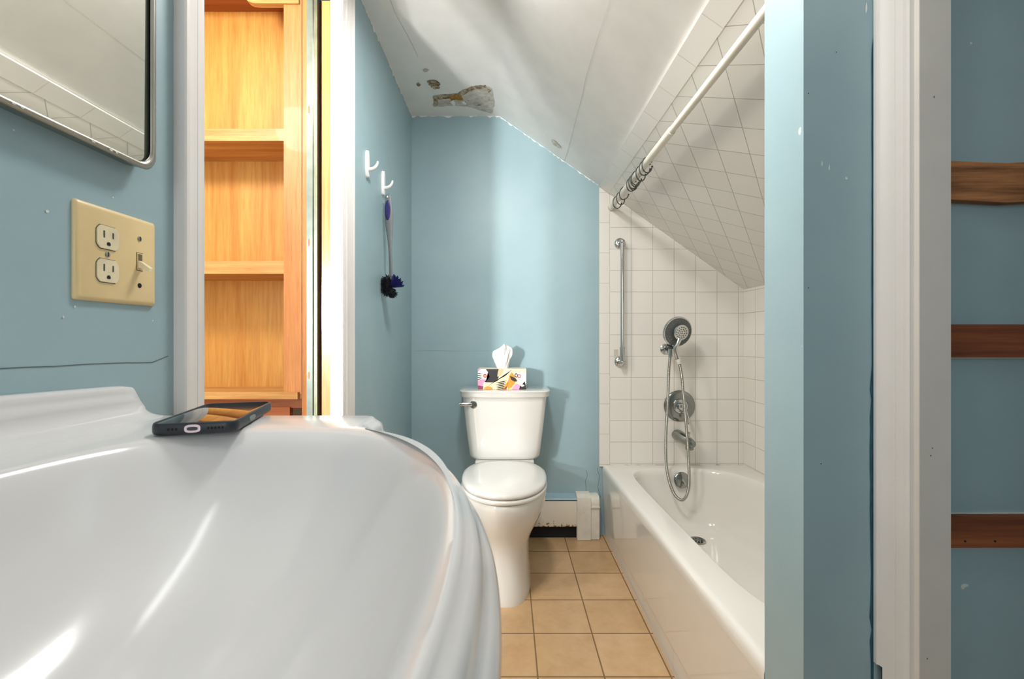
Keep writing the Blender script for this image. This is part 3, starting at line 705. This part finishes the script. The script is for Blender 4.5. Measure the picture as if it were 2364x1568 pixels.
addink([(752, 400), (850, 400), (850, 520), (800, 530), (752, 500)], 'white')
addink(circ(738, 436, 18, 22), 'black'); addink(circ(738, 436, 9, 12), 'white')
addink(circ(770, 444, 20, 22), 'dkred'); addink(circ(770, 444, 12, 13), 'white')
addink(circ(393, 440, 19, 21), 'dkred'); addink(circ(393, 440, 9, 10), 'tan')
addink([(780, 545), (820, 530), (830, 495), (845, 540), (850, 583), (770, 583)], 'black')
addink([(780, 540), (815, 530), (830, 545), (800, 556)], 'white')
bm = BM(); box(bm, bx0, bx1, by0, by1, bz0, bz1)
bmesh.ops.bevel(bm, geom=list(bm.edges), offset=.001, segments=2, affect='EDGES')
mlist = [BOXM]
for c, lst in prints.items():
    mlist.append(PCOL[c])
    for pts, l in lst:
        P = [P8(min(849, max(314, a)), min(582, max(369, b))) for a, b in pts]
        f = bm.faces.new([bm.verts.new((x, by0-.0002-.00003*l, z)) for x, z in P])
        for g in bmesh.ops.triangulate(bm, faces=[f])['faces']: g.material_index = len(mlist)-1
link('box', bm, mlist, tb, 30)
# tissue: folded crown
rings = []
NT = 96
for k in range(19):
    t = k/18; ring = []
    for i in range(NT):
        a = 2*PI*i/NT; c, q = math.cos(a), math.sin(a)
        hw = .024+.020*min(1, t*1.7)**1.2+(.006*math.sin(2.4*t) if c < 0 else -.002*t)
        hd_ = .010+.014*math.sin(t*2.6)
        cap = 1 if t < .80 else math.sqrt(max(0.0, 1-((t-.80)/.205)**2))*.85+.15
        ph_ = 3.3*t
        f = (.0030*math.sin(5*a+ph_)+.0022*math.sin(9*a-1.7*ph_+1)+.0014*math.sin(15*a+2.6*ph_))*(.35+t)
        x = -.024+(hw*cap)*c+f*.8+.004*t*t; y = 2.195+(hd_*(.4+.6*cap)+f)*q
        zz = bz1-.004+t*.118-(.020*max(0, -c-.1)*t) - .006*abs(math.sin(2.5*a+1))*t*t+.004*t*math.sin(3*a)
        ring.append((x, y, zz))
    rings.append(ring)
bm = BM(); loft(bm, rings, False, True); link('tissue', bm, TISSUE, tb, 50)

# ================================================================== BASEBOARD HEATER
ht = empty('baseboard_heater', (.28, 2.29, 0), 'rusty white baseboard heater with end cover between toilet and tub', 'heater')
bm = BM(); prism(bm, [(2.268, .064), (2.272, .060), (2.276, .064), (2.276, .188), (2.270, .191), (2.268, .186)], 'x', .03, .350); link('front_panel', bm, HEAT, ht, 30)
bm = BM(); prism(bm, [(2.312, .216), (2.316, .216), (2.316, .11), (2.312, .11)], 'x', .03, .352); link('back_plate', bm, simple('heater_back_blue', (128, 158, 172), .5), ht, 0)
bm = BM(); prism(bm, [(2.266, .196), (2.272, .206), (2.315, .217), (2.315, .214), (2.272, .202)], 'x', .03, .352); link('top_hood', bm, simple('heater_hood_blue', (150, 178, 190), .45), ht, 30)
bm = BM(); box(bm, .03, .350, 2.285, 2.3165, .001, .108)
link('shadow_gap_block', bm, BLACK, ht, 0)  # plain black block painting in the shadow gap under the heater panel
def capring(x, e): return [(x, 2.2585-e, 0.002), (x, 2.2585-e, .165), (x, 2.2565-e, .185), (x, 2.2625-e, .204+e), (x, 2.275, .214+e), (x, 2.293, .217+e), (x, 2.3165, .217+e), (x, 2.3165, .002)]
bm = BM(); loft(bm, [capring(.395, 0), capring(.458, 0)]); link('end_cover', bm, HEATC, ht, 40)
bm = BM(); loft(bm, [capring(.346, .008), capring(.414, .008)]); ec = link('end_cover', bm, HEATC, ht, 40)
bm = BM(); box(bm, .345, .459, 2.2515, 2.262, .161, .168); link('ridge', bm, HEATC, ec, bevel=.003)

# ================================================================== WALL HOOKS
def hook(Y, ztop, label):
    t = empty('wall_hook', (XL, Y, ztop-.09), label, 'hook', 'white hooks on the left wall')
    bm = BM(); pts = [(Y+.0125*c, ztop-.048+.048*s) for c, s in sell(0, 0, 1, 1, 2.2, 28)]
    A = [(XL+.0002, a, b) for a, b in pts]; B = [(XL+.006, Y+(a-Y)*.97, b) for a, b in pts]; C = [(XL+.0105, Y+(a-Y)*.75, ztop-.048+(b-ztop+.048)*.95) for a, b in pts]
    loft(bm, [A, B, C]); link('backplate', bm, HOOKM, t, 50)
    bm = BM(); P = spline([(XL+.004, Y, ztop-.066), (XL+.014, Y, ztop-.067), (XL+.028, Y, ztop-.062), (XL+.038, Y, ztop-.050), (XL+.041, Y, ztop-.038)], 6)
    tube(bm, P, [.0088-.0055*i/(len(P)-1) for i in range(len(P))], 12); link('prong', bm, HOOKM, t, 60)
    return t
hook(1.572, 1.659, 'empty white plastic hook nearest the door casing')
hook(1.773, 1.662, 'white plastic hook above the hanging toilet brush')
# ================================================================== TOILET BRUSH
BY = 1.762; BX = -.466
tbz = 1.569
br = empty('toilet_brush', (BX, BY, 1.16), 'grey and blue handled toilet brush hanging under the hook', 'brush')
hp = [(0, .004, .003), (.004, .010, .005), (.015, .0145, .007), (.04, .018, .0085), (.075, .0195, .009), (.11, .0185, .009), (.15, .0145, .008), (.185, .0105, .0072), (.22, .0085, .0065), (.29, .0085, .006), (.345, .010, .006)]
bm = BM(); rr_ = []
for d, a, c in hp:
    z = tbz-d; sh = .014*(d/.345)
    rr_.append([(BX+a*.9*p+sh, BY-.004*p+c*q, z) for p, q in sell(0, 0, 1, 1, 2.3, 24)])
loft(bm, rr_); hn = link('handle', bm, GREYP, br, 60)
bm = BM(); 
for d0, sgn in ((0, 1),):
    P = [(.0, .078+.040*0)]
rr_ = []
for q_, sc_ in ((-.0078, 1), (-.0102, .9), (-.0106, .6)):
    rr_.append([(BX+.002+.0118*p*sc_+.014*((.066-.040*q*0)/.345)*0+.004*(.075/.345)*0, BY+q_, tbz-.066+.040*s*sc_) for p, s in [(math.cos(2*PI*k/28), math.sin(2*PI*k/28)) for k in range(28)]])
loft(bm, rr_); link('grip_inlay', bm, NAVY, hn, 60)
bm = BM(); prism(bm, [(BX-.0035, tbz-.017), (BX+.0045, tbz-.017), (BX+.0005, tbz-.009)], 'y', BY-.0092, BY-.005); link('hang_hole', bm, HOOKM, hn, 0)
def bristles(name, c, r0, r1, n, dirf, mat, wd=.0011, seed=0):
    r = random.Random(seed); bm = BM(); c = Vector(c)
    for i in range(n):
        d = dirf(r).normalized(); L = r.uniform(r0, r1); s = d.orthogonal().normalized()*wd; q = d.cross(s)
        b_ = [bm.verts.new(c+o+d*L*.25) for o in (s, q, -s, -q)]; tp = bm.verts.new(c+d*L+Vector((0, 0, -.001)))
        for k in range(4): bm.faces.new((b_[k], b_[(k+1) % 4], tp))
    return bm
def sph(r):
    while True:
        v = Vector((r.uniform(-1, 1), r.uniform(-1, 1), r.uniform(-1, 1)))
        if .1 < v.length < 1: return v
hz = 1.215
bm = BM()
def clump(c0_, c1_, rad, n, seed):
    r = random.Random(seed); A, B = Vector(c0_), Vector(c1_)
    for i in range(n):
        t = r.random(); p = A.lerp(B, t); d = sph(r).normalized(); ax = (B-A).normalized()
        if 0.08 < t < .92: d = (d-ax*d.dot(ax)*.7).normalized()
        L = rad*r.uniform(.82, 1.12); s_ = d.orthogonal().normalized()*.0014; q = d.cross(s_)
        b_ = [bm.verts.new(p+o_+d*rad*.2) for o_ in (s_, q, -s_, -q)]; e_ = [bm.verts.new(p+o_*.55+d*L) for o_ in (s_, q, -s_, -q)]
        for k in range(4): bm.faces.new((b_[k], b_[(k+1) % 4], e_[(k+1) % 4], e_[k]))
        bm.faces.new(e_)
clump((BX-.004, BY, hz+.022), (BX-.004, BY, hz-.028), .0215, 1500, 3)
clump((BX+.012, BY-.004, hz-.032), (BX+.022, BY-.004, hz-.034), .0185, 900, 4)
tube(bm, [(BX-.004, BY, hz+.030), (BX-.004, BY, hz-.035)], .012, 12); tube(bm, [(BX+.006, BY-.004, hz-.033), (BX+.028, BY-.004, hz-.034)], .010, 12)
o = link('brush_head', bm, BRIST, br, 0); o['label'] = 'black round bristle head'
bm = BM()
for k in range(15):
    a = math.radians(5+k*5.4); L = .050+.004*math.sin(k*2.1)
    for off in (-.004, 0, .004):
        d = Vector((math.cos(a), 0, math.sin(a))); s = Vector((-math.sin(a), 0, math.cos(a)))*.0016; c0 = Vector((BX+.012, BY-.006+off, hz-.012))
        p = [bm.verts.new(c0+d*.008+s*.6+Vector((0, .0012, 0))), bm.verts.new(c0+d*.008-s*.6+Vector((0, .0012, 0))), bm.verts.new(c0+d*.008-Vector((0, .0012, 0)))]
        q = [bm.verts.new(c0+d*L+s+Vector((0, .001, 0))), bm.verts.new(c0+d*L-s+Vector((0, .001, 0))), bm.verts.new(c0+d*L-Vector((0, .001, 0)))]
        for i in range(3): bm.faces.new((p[i], p[(i+1) % 3], q[(i+1) % 3], q[i]))
        bm.faces.new(q); bm.faces.new(p[::-1])
o = link('under_rim_bristles', bm, BBRIST, br, 0); o['label'] = 'navy blue fan of bristles'

# ================================================================== BATHTUB
tub = empty('bathtub', (.84, 1.58, 0), 'white enamel bathtub built into the tiled alcove', 'bathtub')
TY0, TY1 = .853, YT-.001
tcx, tcy = .878, 1.60
def tubz(y): return .360+(YB-y)*.022
TN = 160
outer = [(XTUB, TY0), (XR-.001, TY0), (XR-.001, TY1), (XTUB, TY1)]
def rc(poly, ang, cx, cy):
    d = (math.cos(ang), math.sin(ang)); best = 0
    for i in range(len(poly)):
        x1, y1 = poly[i][0]-cx, poly[i][1]-cy; x2, y2 = poly[(i+1) % len(poly)][0]-cx, poly[(i+1) % len(poly)][1]-cy
        ex, ey = x2-x1, y2-y1; den = d[0]*ey-d[1]*ex
        if abs(den) < 1e-12: continue
        t = (x1*ey-y1*ex)/den; u = (x1*d[1]-y1*d[0])/den
        if t > 0 and -1e-6 <= u <= 1+1e-6: best = max(best, t)
    return best
tang = sorted([math.atan2(y-tcy, x-tcx) for x, y in outer]+[ -PI+2*PI*(k+.5)/TN for k in range(TN)])
OUT = [(tcx+rc(outer, a, tcx, tcy)*math.cos(a), tcy+rc(outer, a, tcx, tcy)*math.sin(a)) for a in tang]
tin = sell(tcx, tcy+.01, .272, .632, 2.9, 720, 6.5)
tin = [(tcx+(x-tcx)*(1.105 if x < tcx else 1), y) for x, y in tin]
TI = [(tcx+rc(tin, a, tcx, tcy)*math.cos(a), tcy+rc(tin, a, tcx, tcy)*math.sin(a)) for a in tang]
rings = []
def tring(s, dz, sy=None, zabs=None, yshift=0):
    r = []
    for x, y in TI:
        xx = tcx+(x-tcx)*s; yy = tcy+(y-tcy)*(sy or s)+yshift
        r.append((xx, yy, zabs if zabs is not None else tubz(yy)+dz))
    return r
rings += [tring(.01, 0, None, .083, .1), tring(.45, 0, .45, .084, .10), tring(.62, 0, .72, .086, .09), tring(.72, 0, .80, .092, .075), tring(.80, 0, .86, .112, .055), tring(.865, 0, .90, .16, .035), tring(.905, 0, .925, .22, .025), tring(.935, 0, .945, .285, .017), tring(.96, 0, .962, .33, .010), tring(.978, -.014, .980), tring(.990, -.005, .992), tring(1.0, -.0008), tring(1.012, 0)]
def oring(ins, dz):
    r = []
    for x, y in OUT:
        xx = max(x, XTUB+ins) if x < tcx else x
        r.append((xx, y, tubz(y)+dz))
    return r
rings += [[((a[0]+b[0])/2, (a[1]+b[1])/2, tubz((a[1]+b[1])/2)+.0005) for a, b in zip(tring(1.012, 0), oring(.02, 0))],
          oring(.020, 0), oring(.013, -.001), oring(.006, -.005), oring(.002, -.012), oring(0, -.020), oring(0, -.035)]
bm = BM(); loft(bm, rings, True, False); link('basin', bm, TUBM, tub, 60)
bm = BM(); prism(bm, [(XTUB+.0002, .335), (XTUB+.002, .30), (XTUB+.008, .11), (XTUB+.010, .079), (XTUB+.03, .079), (XTUB+.03, .335)], 'y', TY0, TY1)
for v in bm.verts:
    if v.co.z > .33: v.co.z += (YB-v.co.y)*.022
    elif v.co.z < .1: v.co.z = .056+(YB-v.co.y)*.027
link('apron', bm, TUBM, tub, 30)
bm = BM(); box(bm, XTUB+.0125, XTUB+.04, TY0, TY1, .0005, .06)
for v in bm.verts:
    if v.co.z > .03: v.co.z = .0525+(YB-v.co.y)*.027
link('base_tile_strip', bm, T_BASE, tub, 0)
# overflow plate and drain
on = Vector((0, -1, .18)).normalized(); oc = Vector((.850, 2.211, .314))
bm = BM(); lathe(bm, [(.034, -.012), (.038, 0), (.0385, .003), (.036, .006), (.026, .0085), (.0, .0095)], oc, on, 36); ov = link('overflow_plate', bm, AGED, tub, 50)
bm = BM(); tube(bm, [oc+on*.008, oc+on*.018], .0055, 12); tube(bm, [oc+on*.016+Vector((-.004, 0, .006)), oc+on*.020+Vector((.003, -.002, -.006)), oc+on*.020+Vector((.010, -.004, -.020))], [.004, .0042, .003], 10); link('trip_lever', bm, CHROME, ov, 50)
for sx in (-.022,):
    bm = BM(); lathe(bm, [(.004, .004), (.004, .0088)], oc+Vector((sx, 0, 0)), on, 12); link('screw', bm, BRUSHED, ov)
bm = BM(); lathe(bm, [(.036, -.004), (.036, .002), (.031, .0035), (.027, .001), (.010, .001), (.009, .004), (.0, .0045)], (.862, 2.055, .0885), (0, -.03, 1), 36); dn = link('drain', bm, AGED, tub, 40)
for k in range(8):
    a = 2*PI*k/8; bm = BM(); lathe(bm, [(.0042, 0), (.0042, .0006)], (.862+.019*math.cos(a), 2.055+.019*math.sin(a), .0896), (0, 0, 1), 10); link('drain_hole', bm, BLACK, dn, 0)

# ================================================================== SHOWER CURTAIN ROD + RINGS
RX, RZ = .528, 1.675
rod = empty('curtain_rod', (RX, 1.6, RZ), 'off-white telescopic shower curtain rod across the tub', 'curtain rod')
bm = BM(); tube(bm, [(RX, .853, RZ), (RX, 1.47, RZ)], .0112, 24); link('inner_tube', bm, RODM, rod, 60)
bm = BM(); tube(bm, [(RX, 1.456, RZ), (RX, 1.4565, RZ), (RX, YT-.012, RZ)], [.0118, .0134, .0134], 24); link('outer_tube', bm, RODM, rod, 60)
bm = BM(); lathe(bm, [(.0150, 0), (.0172, .002), (.0172, .018), (.0155, .022), (.0134, .0225)], (RX, YT-.0005, RZ), (0, -1, 0), 28); link('end_cap', bm, RODM, rod, 50)
bm = BM(); lathe(bm, [(.0130, 0), (.0155, .002), (.0155, .018), (.0135, .020), (.0112, .0205)], (RX, .8515, RZ), (0, 1, 0), 28); link('end_cap', bm, RODM, rod, 50)
def make_ring(name, loc, label):
    t = empty(name, loc, label, 'curtain ring', 'dark curtain rings on the rod')
    P = []
    # open oval, gap at lower right, in the xz plane about the rod
    for k in range(37):
        a = math.radians(-8-(k/36)*322+360)
        P.append(Vector((.0205*math.cos(a), .0, .029*math.sin(a)-.0130)))
    bm = BM(); tube(bm, P, .0023, 8)
    for v in bm.verts: v.co += Vector(loc)
    link('ring', bm, RINGM, t, 60)
    for p in (P[0], P[-1]):
        bm = BM(); bmesh.ops.create_icosphere(bm, subdivisions=2, radius=.0036, matrix=Matrix.Translation(p+Vector(loc))); link('bead_tip', bm, RINGM, t, 60)
    return t
RL = ['dark grey curtain ring nearest the tiled wall, alone on the rod', 'dark grey curtain ring second from the tiled wall', 'dark grey curtain ring third from the tiled wall, before the gap',
      None, None, None, None, None, 'dark grey curtain ring at the front of the middle cluster', 'dark grey curtain ring, rear one of the front pair', 'dark grey curtain ring nearest the camera on the rod']
ring0 = make_ring('curtain_ring', (RX, 2.181, RZ), RL[0])
for i, (y, tz, ty) in enumerate(((2.122, .12, -.05), (2.044, -.10, .08), (1.929, .06, .05), (1.912, .18, -.05), (1.893, -.12, .04), (1.872, .1, 0), (1.850, -.05, .06), (1.803, .15, -.06), (1.741, -.1, .04), (1.714, .12, 0))):
    c = ring0.copy(); COL.objects.link(c); c.location = (RX, y, RZ); c.rotation_euler = (0, ty*2, tz*1.5)
    c['label'] = RL[i+1] or 'dark grey curtain ring bunched in the middle cluster on the rod'
    if RL[i+1]: c['group'] = 'dark curtain rings on the rod'
    for ch in list(ring0.children):
        d = ch.copy(); COL.objects.link(d); d.parent = c

# ================================================================== GRAB BAR
gb = empty('grab_bar', (.574, YT, .88), 'chrome vertical grab bar on the white tiled wall', 'grab bar')
gx, gy, gz0, gz1 = .572, YT, .888, 1.490
for z in (gz0, gz1):
    bm = BM(); lathe(bm, [(.0285, 0), (.0285, .004), (.025, .010), (.015, .013), (.0, .0135)], (gx, gy-.0003, z), (0, -1, 0), 32); link('flange', bm, CHROME, gb, 50)
    bm = BM(); tube(bm, [(gx, gy-.01, z), (gx+.001, gy-.048, z)], .0125, 20); link('elbow', bm, CHROME, gb, 50)
    bm = BM(); bmesh.ops.create_uvsphere(bm, u_segments=20, v_segments=12, radius=.0135, matrix=Matrix.Translation((gx+.001, gy-.048, z))); link('joint', bm, CHROME, gb, 60)
bm = BM(); tube(bm, [(gx+.001, gy-.048, gz0), (gx+.001, gy-.048, gz1)], .0095, 24); link('bar', bm, CHROME, gb, 60)
bm = BM(); tube(bm, [(gx+.001, gy-.048, gz0+.005), (gx+.001, gy-.048, gz0+.075)], .0125, 24); link('sleeve', bm, CHROME, gb, 60)
bm = BM(); box(bm, gx-.029, gx-.008, gy-.0012, gy-.0002, gz0+.018, gz0+.062); link('clear_plastic_tab', bm, simple('tab_plastic', (208, 200, 184), .15), gb, 0)

# ================================================================== SHOWER HEAD
sh = empty('hand_shower_set', (.86, YT, 1.0), 'chrome double shower head with handset and looping metal hose', 'shower head')
def BP(px, py, Y): return Vector(((px-1172)*Y/1045, Y, CH-(py-782)*Y/1045))
hd = Vector((.18, -1, -.22)).normalized()
c0 = BP(1563, 766, 2.17)
bm = BM(); lathe(bm, [(.012, -.05), (.018, -.03), (.050, -.012), (.069, -.006), (.074, 0), (.0745, .006), (.072, .010), (.068, .0105)], c0, hd, 48); link('rain_head', bm, CHROME, sh, 50)
FACE = simple('spray_face', (92, 96, 96), .35, .2)
bm = BM(); lathe(bm, [(.068, .006), (.068, .0112), (.040, .0125), (.0, .0125)], c0, hd, 48); fc = link('spray_face', bm, FACE, sh, 40)
u = hd.orthogonal().normalized(); vv = hd.cross(u); 
for r_, n_ in ((.058, 26), (.049, 18)):
    for k in range(n_):
        a = 2*PI*k/n_+(r_*50); bm = BM(); lathe(bm, [(.0022, .010), (.0022, .0135), (.0010, .0145)], c0+(u*math.cos(a)+vv*math.sin(a))*r_, hd, 8); link('nozzle', bm, BRUSHED, fc, 40)
c1 = c0+hd*.026+Vector((.004, 0, .002))
bm = BM(); lathe(bm, [(.022, -.014), (.036, -.008), (.039, 0), (.037, .006), (.033, .0075), (.0, .008)], c1, hd, 40); hs = link('handset', bm, CHROME, sh, 50)
for r_, n_ in ((.026, 14), (.016, 9), (.006, 4)):
    for k in range(n_):
        a = 2*PI*k/n_; bm = BM(); lathe(bm, [(.0023, .005), (.0023, .0092), (.001, .0095)], c1+(u*math.cos(a)+vv*math.sin(a))*r_, hd, 8); link('nozzle', bm, DARKM, hs, 40)
hA = c1+Vector((-.004, .004, -.030)); hB = BP(1559, 806, 2.15); hC = BP(1565, 828, 2.155)
bm = BM(); P = spline([hA, (hA+hB)/2+Vector((-.001, -.003, 0)), hB, hC], 6); tube(bm, P, [.013-.0035*math.sin(PI*i/(len(P)-1)) for i in range(len(P))], 18); link('handset_neck', bm, CHROME, hs, 60)
# bracket and supply arm
bA = BP(1544, 803, 2.20)
bm = BM(); lathe(bm, [(.027, 0), (.027, .003), (.018, .008), (.010, .010)], (BP(1536, 806, YT).x, YT-.0003, BP(1536, 806, YT).z), (0, -1, 0), 28); link('wall_flange', bm, CHROME, sh, 50)
bm = BM(); tube(bm, [(BP(1536, 806, YT).x, YT-.008, bA.z), bA], .0095, 16); link('arm', bm, CHROME, sh, 60)
bm = BM(); tube(bm, [bA+Vector((-.016, 0, .004)), bA+Vector((-.012, -.002, .002)), bA+Vector((.010, -.006, 0)), bA+Vector((.022, -.012, .004))], [.011, .016, .017, .012], 16); tube(bm, [bA+Vector((.004, -.004, -.024)), bA+Vector((.004, -.004, .018))], [.012, .014], 14); o = link('diverter_bracket', bm, simple('bracket_grey', (74, 76, 76), .4, .4), sh, 45)
bm = BM(); tube(bm, [bA, c0+hd*-.045], .012, 14); link('head_pivot', bm, CHROME, sh, 50)
hs0 = BP(1548, 806, 2.18)
bm = BM(); tube(bm, [hs0, hs0+Vector((0, 0, -.038))], [.012, .0105], 16); link('hose_nut', bm, CHROME, sh, 50)
bm = BM(); tube(bm, [hC+Vector((0, 0, .006)), hC+Vector((.002, 0, -.006)), hC+Vector((.006, 0, -.026))], [.0125, .0125, .009], 16); link('hose_nut', bm, simple('nut_white', (222, 220, 214), .3), sh, 50)
hosepx = [(1547, 822, 2.18), (1544, 860, 2.18), (1542, 920, 2.18), (1538, 990, 2.18), (1537, 1040, 2.18), (1539, 1080, 2.18), (1546, 1115, 2.17), (1558, 1143, 2.16), (1573, 1155, 2.15), (1583, 1148, 2.15), (1589, 1130, 2.15), (1591, 1100, 2.15), (1589, 1050, 2.155), (1584, 980, 2.155), (1578, 915, 2.155), (1574, 870, 2.155), (1568, 836, 2.155)]
P = spline([BP(*p) for p in hosepx], 10)
L = [0]
for a, b_ in zip(P, P[1:]): L.append(L[-1]+(b_-a).length)
S = []; step = .00115; d = 0; i = 0
while d < L[-1]:
    while L[i+1] < d: i += 1
    S.append(P[i].lerp(P[i+1], (d-L[i])/(L[i+1]-L[i]))); d += step
bm = BM(); tube(bm, S, [.0063+(.0011 if (k % 4) in (1, 2) else -.0004) for k in range(len(S))], 10); link('hose', bm, BRUSHED, sh, 80)
# ================================================================== VALVE
va = empty('shower_valve', (.878, YT, .66), 'round chrome shower valve trim with lever below the shower head', 'valve')
vc = Vector(((1568-1172)*YT/1045, YT-.0003, CH-(937-782)*YT/1045))
bm = BM(); lathe(bm, [(.079, 0), (.0795, .003), (.076, .008), (.062, .0115), (.036, .013), (.036, .013)], vc, (0, -1, 0), 56); link('escutcheon', bm, AGED, va, 50)
bm = BM(); lathe(bm, [(.038, .010), (.037, .022), (.034, .026), (.028, .027), (.027, .022), (.020, .022), (.019, .045), (.016, .050), (.0, .052)], vc, (0, -1, 0), 40); link('dial', bm, CHROME, va, 40)
bm = BM(); tube(bm, [vc+Vector((0, -.040, 0)), vc+Vector((.010, -.052, -.018)), vc+Vector((.018, -.060, -.045)), vc+Vector((.023, -.064, -.075)), vc+Vector((.024, -.064, -.082))], [.011, .0085, .0075, .008, .004], 14); link('lever', bm, CHROME, va, 60)
# ================================================================== TUB SPOUT
sp = empty('tub_spout', (.885, YT, .50), 'chrome tub spout with pull-up diverter below the valve', 'tub spout')
s0 = Vector(((1564-1172)*YT/1045, YT-.0003, CH-(1004-782)*YT/1045))
rings = []
for dy, dx, dz, r in ((0, 0, 0, .030), (.012, .001, 0, .0305), (.035, .003, -.001, .029), (.065, .006, -.004, .0265), (.095, .010, -.008, .025), (.12, .014, -.012, .024), (.138, .016, -.016, .021), (.144, .017, -.020, .014)):
    rings.append([(s0.x+dx+r*math.cos(2*PI*k/28), s0.y-dy, s0.z+dz+r*math.sin(2*PI*k/28)*.92) for k in range(28)])
bm = BM(); loft(bm, rings); link('body', bm, AGED, sp, 55)
bm = BM(); lathe(bm, [(.019, 0), (.019, .034), (.015, .036)], (s0.x+.014, s0.y-.118, s0.z-.012), (0, 0, -1), 24); link('outlet', bm, AGED, sp, 50)
bm = BM(); lathe(bm, [(.003, 0), (.003, .022), (.0085, .024), (.0085, .030), (.005, .032)], (s0.x+.013, s0.y-.118, s0.z+.006), (0, 0, 1), 18); link('diverter_knob', bm, CHROME, sp, 50)
